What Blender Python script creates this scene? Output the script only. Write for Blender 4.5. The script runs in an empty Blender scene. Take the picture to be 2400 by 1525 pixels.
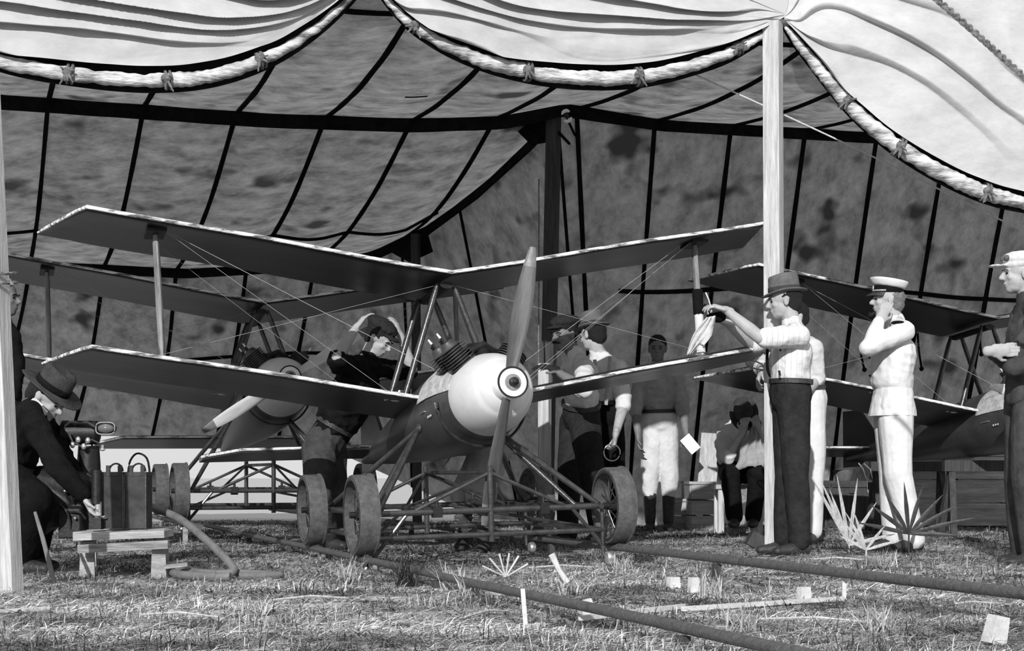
import bpy, bmesh, math, random
import numpy as np
from mathutils import Vector, Matrix, noise
random.seed(4)
scn = bpy.context.scene
COL = scn.collection
F, HZ, CZ = 3800.0, 1111.0, 0.51          # focal length in pixels, horizon row, lens height (m)
V = Vector

# ---------------------------------------------------------------- camera, sky, sun, exposure
cam_d = bpy.data.cameras.new('camera'); cam = bpy.data.objects.new('camera', cam_d); COL.objects.link(cam)
cam.location = (0, 0, CZ); cam.rotation_euler = (math.radians(90), 0, 0)
cam_d.sensor_width = 36; cam_d.lens = F / 2400 * 36; cam_d.shift_y = (HZ - 762.5) / 2400
cam_d.clip_end = 500
scn.camera = cam
scn.view_settings.view_transform = 'Standard'; scn.view_settings.look = 'None'
scn.view_settings.gamma = 1; scn.view_settings.use_curve_mapping = False
scn.view_settings.exposure = 0.0
world = bpy.data.worlds.new('sky'); scn.world = world; world.use_nodes = True
wn = world.node_tree.nodes; wl = world.node_tree.links
bg = wn['Background']
tcn = wn.new('ShaderNodeTexCoord'); nz = wn.new('ShaderNodeTexNoise'); nz.inputs['Scale'].default_value = 1.6
rp = wn.new('ShaderNodeValToRGB')
rp.color_ramp.elements[0].position = .3; rp.color_ramp.elements[0].color = (.66, .66, .66, 1)
rp.color_ramp.elements[1].position = .7; rp.color_ramp.elements[1].color = (.82, .82, .82, 1)
wl.new(tcn.outputs['Generated'], nz.inputs['Vector']); wl.new(nz.outputs['Fac'], rp.inputs['Fac']); wl.new(rp.outputs['Color'], bg.inputs['Color'])
bg.inputs['Strength'].default_value = 1.0
sun_d = bpy.data.lights.new('sun', 'SUN'); sun_d.energy = 4.8; sun_d.angle = .009
sun = bpy.data.objects.new('sun', sun_d); COL.objects.link(sun)
SEL, SAZ = math.radians(24), math.radians(11)           # low sun behind the camera, a little to its left
sdir = V((math.sin(SAZ) * math.cos(SEL), math.cos(SAZ) * math.cos(SEL), -math.sin(SEL)))
sun.rotation_euler = sdir.to_track_quat('-Z', 'Y').to_euler(); sun.location = (-3, -8, 8)

# ---------------------------------------------------------------- materials (black-and-white photograph: greys)
M = {}
def mat(name, c0, c1=None, scale=8, rough=.8, stretch=(1, 1, 1), bump=.2, bscale=None, metal=0, detail=6, transl=0, coords='Object', spec=.3, stains=0, stain_c=.02, thr=(.35, .68), coat=0):
    m = bpy.data.materials.new(name); m.use_nodes = True; M[name] = m
    n, l = m.node_tree.nodes, m.node_tree.links
    b = n['Principled BSDF']; b.inputs['Roughness'].default_value = rough; b.inputs['Metallic'].default_value = metal
    b.inputs['Specular IOR Level'].default_value = spec; b.inputs['Coat Weight'].default_value = coat
    if c1 is None: c1 = c0 * 1.25
    tc = n.new('ShaderNodeTexCoord'); mp = n.new('ShaderNodeMapping'); mp.inputs['Scale'].default_value = stretch
    l.new(tc.outputs[coords], mp.inputs['Vector'])
    t = n.new('ShaderNodeTexNoise'); t.inputs['Scale'].default_value = scale; t.inputs['Detail'].default_value = detail; t.inputs['Roughness'].default_value = .70
    l.new(mp.outputs['Vector'], t.inputs['Vector'])
    r = n.new('ShaderNodeValToRGB'); e = r.color_ramp.elements
    e[0].position, e[1].position = thr; e[0].color = (c0, c0, c0, 1); e[1].color = (c1, c1, c1, 1)
    l.new(t.outputs['Fac'], r.inputs['Fac']); colo = r.outputs['Color']
    if stains:
        t2 = n.new('ShaderNodeTexNoise'); t2.inputs['Scale'].default_value = stains; t2.inputs['Detail'].default_value = 2
        l.new(tc.outputs[coords], t2.inputs['Vector'])
        r2 = n.new('ShaderNodeValToRGB'); e2 = r2.color_ramp.elements
        e2[0].position = .60; e2[1].position = .72; e2[0].color = (0, 0, 0, 1); e2[1].color = (1, 1, 1, 1)
        l.new(t2.outputs['Fac'], r2.inputs['Fac'])
        mx = n.new('ShaderNodeMix'); mx.data_type = 'RGBA'; mx.inputs[7].default_value = (stain_c,) * 3 + (1,)
        l.new(r2.outputs['Color'], mx.inputs[0]); l.new(colo, mx.inputs[6]); colo = mx.outputs[2]
    l.new(colo, b.inputs['Base Color'])
    if bump:
        t3 = n.new('ShaderNodeTexNoise'); t3.inputs['Scale'].default_value = bscale or scale * 4; t3.inputs['Detail'].default_value = 4
        l.new(mp.outputs['Vector'], t3.inputs['Vector'])
        bp = n.new('ShaderNodeBump'); bp.inputs['Strength'].default_value = bump; bp.inputs['Distance'].default_value = .02
        l.new(t3.outputs['Fac'], bp.inputs['Height']); l.new(bp.outputs['Normal'], b.inputs['Normal'])
    if transl:
        tr = n.new('ShaderNodeBsdfTranslucent'); l.new(colo, tr.inputs['Color'])
        ms = n.new('ShaderNodeMixShader'); ms.inputs[0].default_value = transl
        l.new(b.outputs[0], ms.inputs[1]); l.new(tr.outputs[0], ms.inputs[2])
        l.new(ms.outputs[0], n['Material Output'].inputs['Surface'])
    return m
mat('tent_canvas', .24, .56, 5, .95, stretch=(1.3, 1, .8), bump=.5, bscale=26, transl=.24, stains=2.6, stain_c=.07, spec=.05, detail=9)
mat('roof_canvas', .22, .60, 5, .95, stretch=(.8, 1.2, 1.2), bump=.5, bscale=22, transl=.30, stains=2.6, stain_c=.09, spec=.05, detail=9)
mat('webbing', .006, .014, 12, .95, spec=.02)
mat('swag_canvas', .40, .56, 1.6, .9, stretch=(1, 1, 2), bump=.3, bscale=9, transl=.10, spec=.05)
mat('hem_canvas', .12, .60, 7, .9, stretch=(.5, .5, 2.5), bump=.7, bscale=22, thr=(.36, .56), spec=.05)
mat('tie_cord', .05, .2, 30, .95)
mat('pale_wood', .30, .58, 7, .8, stretch=(7, 7, .35), bump=.35)
mat('dark_wood', .03, .07, 7, .85, stretch=(6, 6, .5), bump=.4)
mat('grey_wood', .14, .42, 6, .85, stretch=(.6, 6, 6), bump=.4)
mat('plank_wood', .20, .45, 5, .85, stretch=(.5, 5, 5), bump=.35)
mat('white_wood', .42, .66, 10, .8, stretch=(1, 1, 1))
mat('wing_fabric', .010, .024, 5, .34, stretch=(1, .35, 1), bump=.25, bscale=3.5, spec=.4)
mat('edge_tape', .10, .80, 16, .6, stretch=(2, .4, 2), bump=.5, thr=(.40, .54))
mat('fuselage_paint', .030, .058, 4, .38, spec=.5, bump=.06)
mat('strut_wood', .10, .30, 12, .4, stretch=(4, 4, .4))
mat('fairing_skin', .30, .62, 26, .6, stretch=(1, .25, 1), bump=.3)
mat('cowl_paint', .50, .64, 3, .42, spec=.5, bump=.04)
mat('hub_white', .72, .82, 8, .45, bump=.03)
mat('hub_grey', .16, .24, 20, .45)
mat('black_metal', .007, .018, 16, .5, spec=.3, bump=.1)
mat('fin_metal', .04, .08, 20, .45, metal=.2, bump=.05)
mat('tube_metal', .05, .11, 14, .30, metal=.6, bump=.08)
mat('bright_metal', .55, .7, 14, .3, metal=.8, bump=.05)
mat('wire_metal', .3, .42, 14, .4, metal=.3, bump=0)
mat('tyre_grey', .05, .105, 30, .85, bump=.2)
mat('blade_white', .45, .60, 5, .4, stretch=(1, 6, 1), bump=.05)
mat('blade_wood', .05, .09, 5, .5, stretch=(1, 6, 1), bump=.05)
mat('blade_tip', .10, .16, 8, .4)
mat('rail_metal', .05, .12, 9, .55, stretch=(.6, 6, 6), bump=.4, spec=.4)
mat('hose_rubber', .10, .17, 12, .6)
mat('cloth_white', .48, .60, 6, .9, bump=.9, bscale=9, spec=.1)
mat('uniform_white', .54, .64, 6, .9, bump=.7, bscale=7, spec=.1)
mat('cloth_grey', .24, .34, 8, .95, bump=.5, bscale=18, spec=.1)
mat('cloth_mid', .035, .07, 8, .95, bump=.4, bscale=18, spec=.1)
mat('cloth_dark', .015, .028, 14, .95, bump=.4, bscale=30, spec=.1)
mat('cloth_black', .004, .009, 14, .95, bump=.3, spec=.1)
mat('skin', .30, .38, 9, .6, bump=.06, spec=.3)
mat('skin_tan', .13, .17, 9, .6, bump=.06, spec=.3)
mat('hair', .008, .02, 40, .7, stretch=(1, 1, 4), bump=.6)
mat('hair_fair', .12, .25, 40, .7, stretch=(1, 1, 4), bump=.6)
mat('felt_grey', .085, .13, 18, .95, bump=.3, spec=.1)
mat('felt_dark', .03, .055, 18, .95, bump=.3, spec=.1)
mat('leather', .02, .05, 14, .5, bump=.3)
mat('leather_mid', .10, .2, 14, .6, bump=.3)
mat('eye_dark', .01, .015, 5, .3, bump=0)
mat('ground', .06, .55, 6, .95, stretch=(.8, 1.3, 1), bump=1.0, bscale=22, detail=12, coords='Object', thr=(.36, .64), spec=.05, stains=1.7, stain_c=.07)
mat('leaf_dark', .02, .05, 10, .5)
mat('leaf_dry', .25, .55, 14, .8, stretch=(4, 4, .6))
mat('rope_pale', .45, .7, 50, .9)
mat('rope_dark', .03, .25, 60, .9)
mat('glass_grey', .10, .14, 5, .1, bump=0, spec=.8)
mat('paper', .8, .85, 5, .8, bump=.05)
def straw_mat(name):
    m = bpy.data.materials.new(name); m.use_nodes = True; M[name] = m
    n, l = m.node_tree.nodes, m.node_tree.links; b = n['Principled BSDF']; b.inputs['Roughness'].default_value = .8
    b.inputs['Specular IOR Level'].default_value = .15
    a = n.new('ShaderNodeAttribute'); a.attribute_name = 'shade'
    l.new(a.outputs['Color'], b.inputs['Base Color'])
straw_mat('straw')
# the open ground far beyond the tent is bare pale sand
m = M['ground']; n, l = m.node_tree.nodes, m.node_tree.links; b = n['Principled BSDF']
lk = b.inputs['Base Color'].links[0].from_socket; tc = n.new('ShaderNodeTexCoord'); sp = n.new('ShaderNodeSeparateXYZ'); l.new(tc.outputs['Object'], sp.inputs[0])
mr = n.new('ShaderNodeMapRange'); mr.inputs['From Min'].default_value = 17; mr.inputs['From Max'].default_value = 19; l.new(sp.outputs['Y'], mr.inputs['Value'])
mx = n.new('ShaderNodeMix'); mx.data_type = 'RGBA'; mx.inputs[7].default_value = (.42, .42, .42, 1); l.new(mr.outputs[0], mx.inputs[0]); l.new(lk, mx.inputs[6]); l.new(mx.outputs[2], b.inputs['Base Color'])

# shirt stripes
def stripe_mat():
    m = mat('shirt_striped', .72, .82, 6, .9, bump=.9, bscale=9, spec=.1)
    n, l = m.node_tree.nodes, m.node_tree.links; b = n['Principled BSDF']
    tc = n.new('ShaderNodeTexCoord'); w = n.new('ShaderNodeTexWave'); w.wave_type = 'BANDS'; w.bands_direction = 'X'
    w.inputs['Scale'].default_value = 9; w.inputs['Distortion'].default_value = 1.2; w.inputs['Detail'].default_value = 1
    l.new(tc.outputs['Object'], w.inputs['Vector'])
    r = n.new('ShaderNodeValToRGB'); e = r.color_ramp.elements
    e[0].position = .01; e[0].color = (.44, .44, .44, 1); e[1].position = .06; e[1].color = (.60, .60, .60, 1)
    l.new(w.outputs['Color'], r.inputs['Fac']); l.new(r.outputs['Color'], b.inputs['Base Color'])
stripe_mat()

# ---------------------------------------------------------------- helpers
def P(px, py, Y): return V(((px - 1200) * Y / F, Y, CZ + (HZ - py) * Y / F))
def gpy(Y): return HZ + CZ * F / Y
def tagp(o, label=None, cat=None, group=None, kind=None):
    if label: o['label'] = label
    if cat: o['category'] = cat
    if group: o['group'] = group
    if kind: o['kind'] = kind
    return o
def thing(name, label, cat, loc=(0, 0, 0), rot=(0, 0, 0), group=None):
    o = bpy.data.objects.new(name, None); o.empty_display_size = .1; COL.objects.link(o)
    o.location = loc; o.rotation_euler = rot
    return tagp(o, label, cat, group)
def wloc(o):
    l = V((0, 0, 0))
    while o is not None:
        l += o.location; o = o.parent
    return l
def link_mesh(name, me, material, parent=None, origin=None, world=True, smooth=True, label=None):
    """world=True: vertices are given in world space (parents are unrotated)."""
    o = bpy.data.objects.new(name, me); COL.objects.link(o)
    if material is not None:
        me.materials.clear(); me.materials.append(M[material])
    off = V((0, 0, 0))
    if parent is not None:
        o.parent = parent
        if world: off = wloc(parent)
    n = len(me.vertices); co = np.empty(n * 3, dtype=np.float32); me.vertices.foreach_get('co', co); co = co.reshape(-1, 3)
    if parent is None and world and origin is None and n:
        mn, mx = co.min(0), co.max(0); origin = V(((mn[0] + mx[0]) / 2, (mn[1] + mx[1]) / 2, mn[2]))
    if parent is None and world:
        off = V(origin); o.location = off
    if off.length:
        co -= np.array(off, dtype=np.float32); me.vertices.foreach_set('co', co.ravel())
    if smooth: me.polygons.foreach_set('use_smooth', [True] * len(me.polygons))
    me.update()
    if label: o['label'] = label
    return o
def frame_of(d, hint=V((0, 0, 1))):
    d = d.normalized()
    if abs(d.dot(hint)) > .97: hint = V((1, 0, 0)) if abs(d.x) < .9 else V((0, 1, 0))
    a = d.cross(hint).normalized(); return a, a.cross(d).normalized()   # side, up
class MB:
    def __init__(s): s.v = []; s.f = []
    def add(s, vs, fs):
        k = len(s.v); s.v += [V(q) for q in vs]; s.f += [tuple(i + k for i in f) for f in fs]; return s
    def box(s, c, size, rot=None, taper=1):
        c = V(c); hx, hy, hz = [q / 2 for q in size]
        R = rot if isinstance(rot, Matrix) else (Matrix.Rotation(rot, 3, 'Z') if rot else Matrix.Identity(3))
        vs = []
        for z in (-hz, hz):
            k = 1 if z < 0 else taper
            for x, y in ((-hx, -hy), (hx, -hy), (hx, hy), (-hx, hy)): vs.append(c + R @ V((x * k, y * k, z)))
        return s.add(vs, [(3, 2, 1, 0), (4, 5, 6, 7), (0, 1, 5, 4), (1, 2, 6, 5), (2, 3, 7, 6), (3, 0, 4, 7)])
    def beam(s, a, b, w, h, hint=V((0, 0, 1))):
        a, b = V(a), V(b); sd, up = frame_of(b - a, hint)
        vs = []
        for p in (a, b):
            for i, j in ((-1, -1), (1, -1), (1, 1), (-1, 1)): vs.append(p + sd * (i * w / 2) + up * (j * h / 2))
        return s.add(vs, [(0, 1, 2, 3), (7, 6, 5, 4), (0, 4, 5, 1), (1, 5, 6, 2), (2, 6, 7, 3), (3, 7, 4, 0)])
    def tube(s, pts, r, n=8, flat=1.0, hint=V((0, 0, 1)), closed=False, wide=1.0):
        pts = [V(p) for p in pts]; m = len(pts)
        rs = r if isinstance(r, (list, tuple)) else [r] * m
        rings = []
        for i, p in enumerate(pts):
            if closed: d = pts[(i + 1) % m] - pts[i - 1]
            else: d = pts[min(i + 1, m - 1)] - pts[max(i - 1, 0)]
            sd, up = frame_of(d, hint)
            rings.append([p + sd * (math.cos(a) * rs[i] * wide) + up * (math.sin(a) * rs[i] * flat) for a in [2 * math.pi * j / n for j in range(n)]])
        vs = [q for g in rings for q in g]; fs = []
        for i in range(m if closed else m - 1):
            k = (i + 1) % m
            for j in range(n): fs.append((i * n + j, i * n + (j + 1) % n, k * n + (j + 1) % n, k * n + j))
        if not closed: fs += [tuple(range(n))[::-1], tuple((m - 1) * n + j for j in range(n))]
        return s.add(vs, fs)
    def lathe(s, prof, o, ax, n=32, hint=V((0, 0, 1)), a0=0, a1=2 * math.pi, ky=1.0, cap=True):
        o = V(o); ax = V(ax).normalized(); sd, up = frame_of(ax, hint)
        full = abs(a1 - a0 - 2 * math.pi) < 1e-6; c = n if full else n + 1
        vs = []
        for x, r in prof:
            for j in range(c):
                a = a0 + (a1 - a0) * j / n
                vs.append(o + ax * x + sd * (math.cos(a) * r) + up * (math.sin(a) * r * ky))
        fs = []
        for i in range(len(prof) - 1):
            for j in range(n):
                k = (j + 1) % c if full else j + 1
                fs.append((i * c + j, i * c + k, (i + 1) * c + k, (i + 1) * c + j))
        if full and cap and (V((prof[0][0], prof[0][1], 0)) - V((prof[-1][0], prof[-1][1], 0))).length > 1e-5:
            if prof[0][1] > 1e-4: fs.append(tuple(range(c))[::-1])
            if prof[-1][1] > 1e-4: fs.append(tuple((len(prof) - 1) * c + j for j in range(c)))
        return s.add(vs, fs)
    def sheet(s, g, thick=0, tdir=None):
        R, C = len(g), len(g[0]); vs = [V(q) for row in g for q in row]
        fs = [(i * C + j, i * C + j + 1, (i + 1) * C + j + 1, (i + 1) * C + j) for i in range(R - 1) for j in range(C - 1)]
        if thick:
            td = V(tdir) * thick; k = len(vs); vs += [q + td for q in vs]
            fs += [tuple(k + i for i in f[::-1]) for f in fs]
            brd = [(0, j) for j in range(C)] + [(i, C - 1) for i in range(1, R)] + [(R - 1, j) for j in range(C - 2, -1, -1)] + [(i, 0) for i in range(R - 2, 0, -1)]
            ids = [i * C + j for i, j in brd]
            for a, b in zip(ids, ids[1:] + ids[:1]): fs.append((b, a, a + k, b + k))
        return s.add(vs, fs)
    def ell(s, c, r, R=None, n=12, m=8):
        c = V(c); R = R or Matrix.Identity(3)
        r = (r, r, r) if not isinstance(r, (tuple, list)) else r
        vs = [c + R @ V((0, 0, r[2]))]
        for i in range(1, m):
            t = math.pi * i / m
            for j in range(n):
                a = 2 * math.pi * j / n
                vs.append(c + R @ V((r[0] * math.sin(t) * math.cos(a), r[1] * math.sin(t) * math.sin(a), r[2] * math.cos(t))))
        vs.append(c + R @ V((0, 0, -r[2]))); e = len(vs) - 1
        fs = [(0, 1 + j, 1 + (j + 1) % n) for j in range(n)]
        for i in range(m - 2):
            for j in range(n): fs.append((1 + i * n + j, 1 + (i + 1) * n + j, 1 + (i + 1) * n + (j + 1) % n, 1 + i * n + (j + 1) % n))
        fs += [(e, 1 + (m - 2) * n + (j + 1) % n, 1 + (m - 2) * n + j) for j in range(n)]
        return s.add(vs, fs)
    def cap(s, a, b, ra, rb, w=None, k=1.0, n=14):
        """round-ended tapered limb; w: direction in which it is k times wider"""
        a, b = V(a), V(b); d = b - a; L = d.length
        if L < 1e-5: d = V((0, 0, 1)); L = 1e-5
        d = d / L
        if w is not None:
            w = V(w); w = (w - d * w.dot(d))
            w = w.normalized() if w.length > 1e-3 else frame_of(d)[0]
        else: w = frame_of(d)[0]
        u = w.cross(d).normalized(); rings = []
        for t in (-80, -50, -25, 0): rings.append((a + d * (ra * math.sin(math.radians(t))), ra * math.cos(math.radians(t))))
        for t in (0, 25, 50, 80): rings.append((b + d * (rb * math.sin(math.radians(t))), rb * math.cos(math.radians(t))))
        vs = []
        for p, r in rings:
            for j in range(n):
                al = 2 * math.pi * j / n; vs.append(p + w * (math.cos(al) * r * k) + u * (math.sin(al) * r))
        fs = [(i * n + j, i * n + (j + 1) % n, (i + 1) * n + (j + 1) % n, (i + 1) * n + j) for i in range(7) for j in range(n)]
        fs += [tuple(range(n))[::-1], tuple(7 * n + j for j in range(n))]
        return s.add(vs, fs)
    def mesh(s, name='m'):
        me = bpy.data.meshes.new(name); me.from_pydata([tuple(q) for q in s.v], [], s.f); me.update(); return me
    def build(s, name, material, parent=None, world=True, smooth=True, label=None, sharp=None, fix=True, origin=None):
        me = s.mesh(name)
        if fix:
            bm = bmesh.new(); bm.from_mesh(me); bmesh.ops.recalc_face_normals(bm, faces=bm.faces); bm.to_mesh(me); bm.free()
        o = link_mesh(name, me, material, parent, origin, world, smooth, label)
        if smooth and sharp is None: sharp = 40
        if smooth and sharp and sharp < 180:
            try: me.set_sharp_from_angle(angle=math.radians(sharp))
            except Exception: pass
        return o
def solo(mb, name, material, label, cat, group=None, **k):
    return tagp(mb.build(name, material, **k), label, cat, group)
def blob(mb, voxel, smooth_it=4, fold=0, fscale=9, seed=0, fstretch=(1, 1, 1)):
    """fuse overlapping pieces into one continuous skin"""
    me = mb.mesh('src'); o = bpy.data.objects.new('src', me); COL.objects.link(o)
    r = o.modifiers.new('r', 'REMESH'); r.mode = 'VOXEL'; r.voxel_size = voxel
    s = o.modifiers.new('s', 'SMOOTH'); s.factor = .5; s.iterations = smooth_it
    dg = bpy.context.evaluated_depsgraph_get(); dg.update()
    out = bpy.data.meshes.new_from_object(o.evaluated_get(dg))
    bpy.data.objects.remove(o); bpy.data.meshes.remove(me)
    if fold:
        n = len(out.vertices); nor = np.empty(n * 3, dtype=np.float32); out.vertex_normals.foreach_get('vector', nor); nor = nor.reshape(-1, 3)
        sv = V((seed * 3.7, seed * 1.3, seed * 2.1))
        for i, vv in enumerate(out.vertices):
            q = vv.co; h = noise.noise(V((q.x * fscale * fstretch[0], q.y * fscale * fstretch[1], q.z * fscale * fstretch[2])) + sv)
            h2 = noise.noise(V((q.x * fscale * 2.3, q.y * fscale * 2.3, (q.z + q.x) * fscale * 1.2)) + sv)
            d = fold * ((1 - 2.4 * abs(h)) * .8 + h2 * .6)
            vv.co = q + V(nor[i].tolist()) * d
    out.update(); return out
def copy_tree(o, parent=None):
    c = o.copy(); COL.objects.link(c); c.parent = parent
    for ch in list(o.children): copy_tree(ch, c)
    return c
def cat_rom(pts, n):
    pts = [V(p) for p in pts]; m = len(pts); out = []
    for q in range(n):
        t = q / (n - 1) * (m - 1); i = min(int(t), m - 2); t -= i
        p0, p1, p2, p3 = pts[max(i - 1, 0)], pts[i], pts[i + 1], pts[min(i + 2, m - 1)]
        out.append(.5 * ((2 * p1) + (p2 - p0) * t + (2 * p0 - 5 * p1 + 4 * p2 - p3) * t * t + (3 * p1 - p0 - 3 * p2 + p3) * t ** 3))
    return out
class Poly:
    """polyline keyed by a scalar"""
    def __init__(s, ks, pts): s.k = ks; s.p = [V(q) for q in pts]
    def __call__(s, k):
        ks = s.k
        if k <= ks[0]: i = 0
        elif k >= ks[-1]: i = len(ks) - 2
        else: i = max(j for j in range(len(ks) - 1) if ks[j] <= k)
        t = (k - ks[i]) / (ks[i + 1] - ks[i]); return s.p[i].lerp(s.p[i + 1], t)

TH = math.atan(1273 / F)                       # heading shared by track, aircraft and tent
FW = V((math.sin(TH), -math.cos(TH), 0)); RT = V((math.cos(TH), math.sin(TH), 0))
YAW = math.atan2(FW.y, FW.x)

# ================================================================ GROUND
def gz(x, y):
    if y > 30 or abs(x) > 20: return 0
    return .018 * noise.noise(V((x * 1.7, y * 1.7, 3))) + .010 * noise.noise(V((x * 6, y * 6, 1)))
def make_ground():
    xs = [-120, -60, -30, -15] + [-8 + .1 * i for i in range(161)] + [15, 30, 60, 120]
    ys = [-20, -5, 1.5] + [3.6 + .085 * i for i in range(180)] + [20, 22, 26, 32, 50, 90, 200]
    mb = MB(); mb.sheet([[V((x, y, gz(x, y))) for x in xs] for y in ys])
    o = mb.build('ground', 'ground', fix=False, sharp=180, origin=V((0, 0, 0))); tagp(o, kind='structure')
make_ground()
def in_keepout(x, y): return False
def blades(name, label, N, ylo, yhi, lo, hi, flat, wid, shades, seed, bias=1.6, clump=True):
    rng = np.random.default_rng(seed)
    n = 0; vs = []; sh = []
    Y = ylo + (yhi - ylo) * rng.random(N) ** bias
    X = (rng.random(N) * 1.4 - .70) * 2400 / F * Y * 1.08
    a = rng.random(N) * 2 * np.pi; L = lo + (hi - lo) * rng.random(N) ** 2
    fl = flat[0] + (flat[1] - flat[0]) * rng.random(N)
    W = wid * (.6 + .8 * rng.random(N)) * (.6 + Y / 9)
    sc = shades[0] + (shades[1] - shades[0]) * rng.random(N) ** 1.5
    keep = np.ones(N, bool)
    if clump:
        cl = np.array([noise.noise(V((x * 1.9, y * 1.9, seed))) for x, y in zip(X, Y)])
        keep = cl > (-.1 + .25 * rng.random(N) - .1)
        sc = sc * np.clip(.75 + cl, .35, 1.3)
    lf = np.array([noise.noise(V((x * 1.1, y * 2.0, 40))) + .6 * noise.noise(V((x * 3.5, y * 6.0, 41))) for x, y in zip(X, Y)])
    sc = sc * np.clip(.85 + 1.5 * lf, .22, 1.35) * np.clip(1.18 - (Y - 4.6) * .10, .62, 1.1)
    X, Y, a, L, fl, W, sc = [q[keep] for q in (X, Y, a, L, fl, W, sc)]
    N = len(X); Z = np.array([gz(x, y) for x, y in zip(X, Y)])
    dx, dy, dz = np.cos(a) * np.cos(fl), np.sin(a) * np.cos(fl), np.sin(fl)
    bx, by = -np.sin(a) * W, np.cos(a) * W
    co = np.zeros((N, 5, 3))
    co[:, 0] = np.stack([X - bx, Y - by, Z - .004], 1); co[:, 1] = np.stack([X + bx, Y + by, Z - .004 + W * .6], 1)
    mx, my, mz = X + dx * L * .55, Y + dy * L * .55, Z + dz * L * .6 + .006
    co[:, 2] = np.stack([mx + bx * .8, my + by * .8, mz + W * .5], 1); co[:, 3] = np.stack([mx - bx * .8, my - by * .8, mz], 1)
    co[:, 4] = np.stack([X + dx * L, Y + dy * L, Z + dz * L * .85 + .004], 1)
    me = bpy.data.meshes.new(name)
    b = np.arange(N) * 5
    q = np.stack([b, b + 1, b + 2, b + 3], 1); t = np.stack([b + 3, b + 2, b + 4], 1)
    me.vertices.add(N * 5); me.vertices.foreach_set('co', co.ravel().astype(np.float32))
    loops = np.concatenate([q.ravel(), t.ravel()]); me.loops.add(len(loops)); me.loops.foreach_set('vertex_index', loops.astype(np.int32))
    me.polygons.add(2 * N); st = np.concatenate([np.arange(N) * 4, 4 * N + np.arange(N) * 3])
    me.polygons.foreach_set('loop_start', st.astype(np.int32))
    me.update(calc_edges=True); me.validate()
    at = me.color_attributes.new('shade', 'FLOAT_COLOR', 'POINT')
    c = np.repeat(sc, 5); at.data.foreach_set('color', np.stack([c, c, c, np.ones_like(c)], 1).ravel().astype(np.float32))
    o = bpy.data.objects.new(name, me); COL.objects.link(o); me.materials.append(M['straw'])
    tagp(o, label, 'grass', kind='stuff')
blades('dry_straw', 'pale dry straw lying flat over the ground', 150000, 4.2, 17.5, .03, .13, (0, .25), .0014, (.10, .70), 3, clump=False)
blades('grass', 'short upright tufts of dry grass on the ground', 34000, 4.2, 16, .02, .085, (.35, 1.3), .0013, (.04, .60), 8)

# ================================================================ TENT
tent = thing('tent', 'large open-sided canvas tent with dark webbing seams covering the biplanes', 'tent', (0, 13, 0))
def bandZ(X):
    ks = [-6, -3.7, -1.9, -.8, -.1, .376, 1.2, 2.2, 3.25, 6.5]; zs = [3.32, 3.245, 3.235, 3.27, 3.34, 3.47, 3.40, 3.41, 3.42, 3.4]
    return float(np.interp(X, ks, zs))
def bandP(X): return V((X, 13 + .31 * (X - .376), bandZ(X)))
def eaveP(X):  # front eave point belonging to ridge station X
    p = bandP(X) + FW * 2.91; p.z = 3.42; return p
def S1(X, t):
    a, b = eaveP(X), bandP(X); p = a.lerp(b, t); p.z -= .10 * math.sin(math.pi * t) + .04 * math.sin(math.pi * t) * math.sin(math.pi * ((X + .135) / .65 % 1)) - .012 * math.sin(math.pi * t) * noise.noise(V((X * 2, t * 5, 0)))
    return p
botX = [-6, -3.7, -2.2, -1.2, -.25, -.05, .15, .3, .376]
def bot_pt(X):
    if X <= -.25:
        p = bandP(X) - FW * 3.7
        p.z = float(np.interp(X, [-6, -3.3, -2, -1.0, -.25], [2.45, 2.52, 2.50, 2.60, 2.74])); return p
    ks = [-.25, -.05, .15, .3, .376]
    q0 = bandP(-.25) - FW * 3.7; q0.z = 2.74
    return Poly(ks, [q0, P(1000, 530, 15.6), P(1120, 440, 14.6), P(1240, 330, 13.6), P(1308, 262, 13)])(X)
def S2(X, t):
    a, b = bandP(X), bot_pt(X); p = a.lerp(b, t)
    L = (b - a).length / 3.7
    p.z -= (.17 * L) * math.sin(math.pi * t) + .045 * L * math.sin(math.pi * t) * math.sin(math.pi * ((X + .135) / .65 % 1)) - .014 * math.sin(math.pi * t) * noise.noise(V((X * 3, t * 4, 5)))
    return p
wk, wt, wb = [], [], []
def wadd(k, top, bot): wk.append(k); wt.append(top); wb.append(bot)
for X, pb in ((-6, P(-800, 1012, 16.6)), (-3.7, P(-130, 1018, 17.3)), (-2.2, P(330, 1022, 17.6)), (-1.2, P(560, 1035, 17.8)), (-.25, P(760, 1045, 18))):
    wadd(X, bot_pt(X), pb)
wadd(-.05, bot_pt(-.05), P(1130, 1215, 17.0)); wadd(.15, bot_pt(.15), P(1270, 1222, 16.6)); wadd(.3, bot_pt(.3), P(1345, 1226, 16.4))
wadd(.376, bot_pt(.376), P(1385, 1228, 16.3))
for X, px in ((.515, 1400), (1.165, 1470), (1.815, 1610), (2.465, 1775), (3.115, 1935), (3.765, 2080), (4.415, 2225), (5.065, 2370), (5.9, 2560)):
    wadd(X, bandP(X), P(px, 1232, 16.2))
WT, WB = Poly(wk, wt), Poly(wk, wb)
def W3(X, t):
    a, b = WT(X), WB(X); p = a.lerp(b, t)
    amp = .16 if X < -.2 else .10
    p += V((0, 1, .0)) * (amp * math.sin(math.pi * t)) + V((0, 1, 0)) * .04 * math.sin(math.pi * ((X + .135) / .65 % 1)) * math.sin(math.pi * min(t * 3, 1) / 2)
    p += V((0, 1, 0)) * .03 * noise.noise(V((X * 2, t * 3, 9)))
    return p
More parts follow.
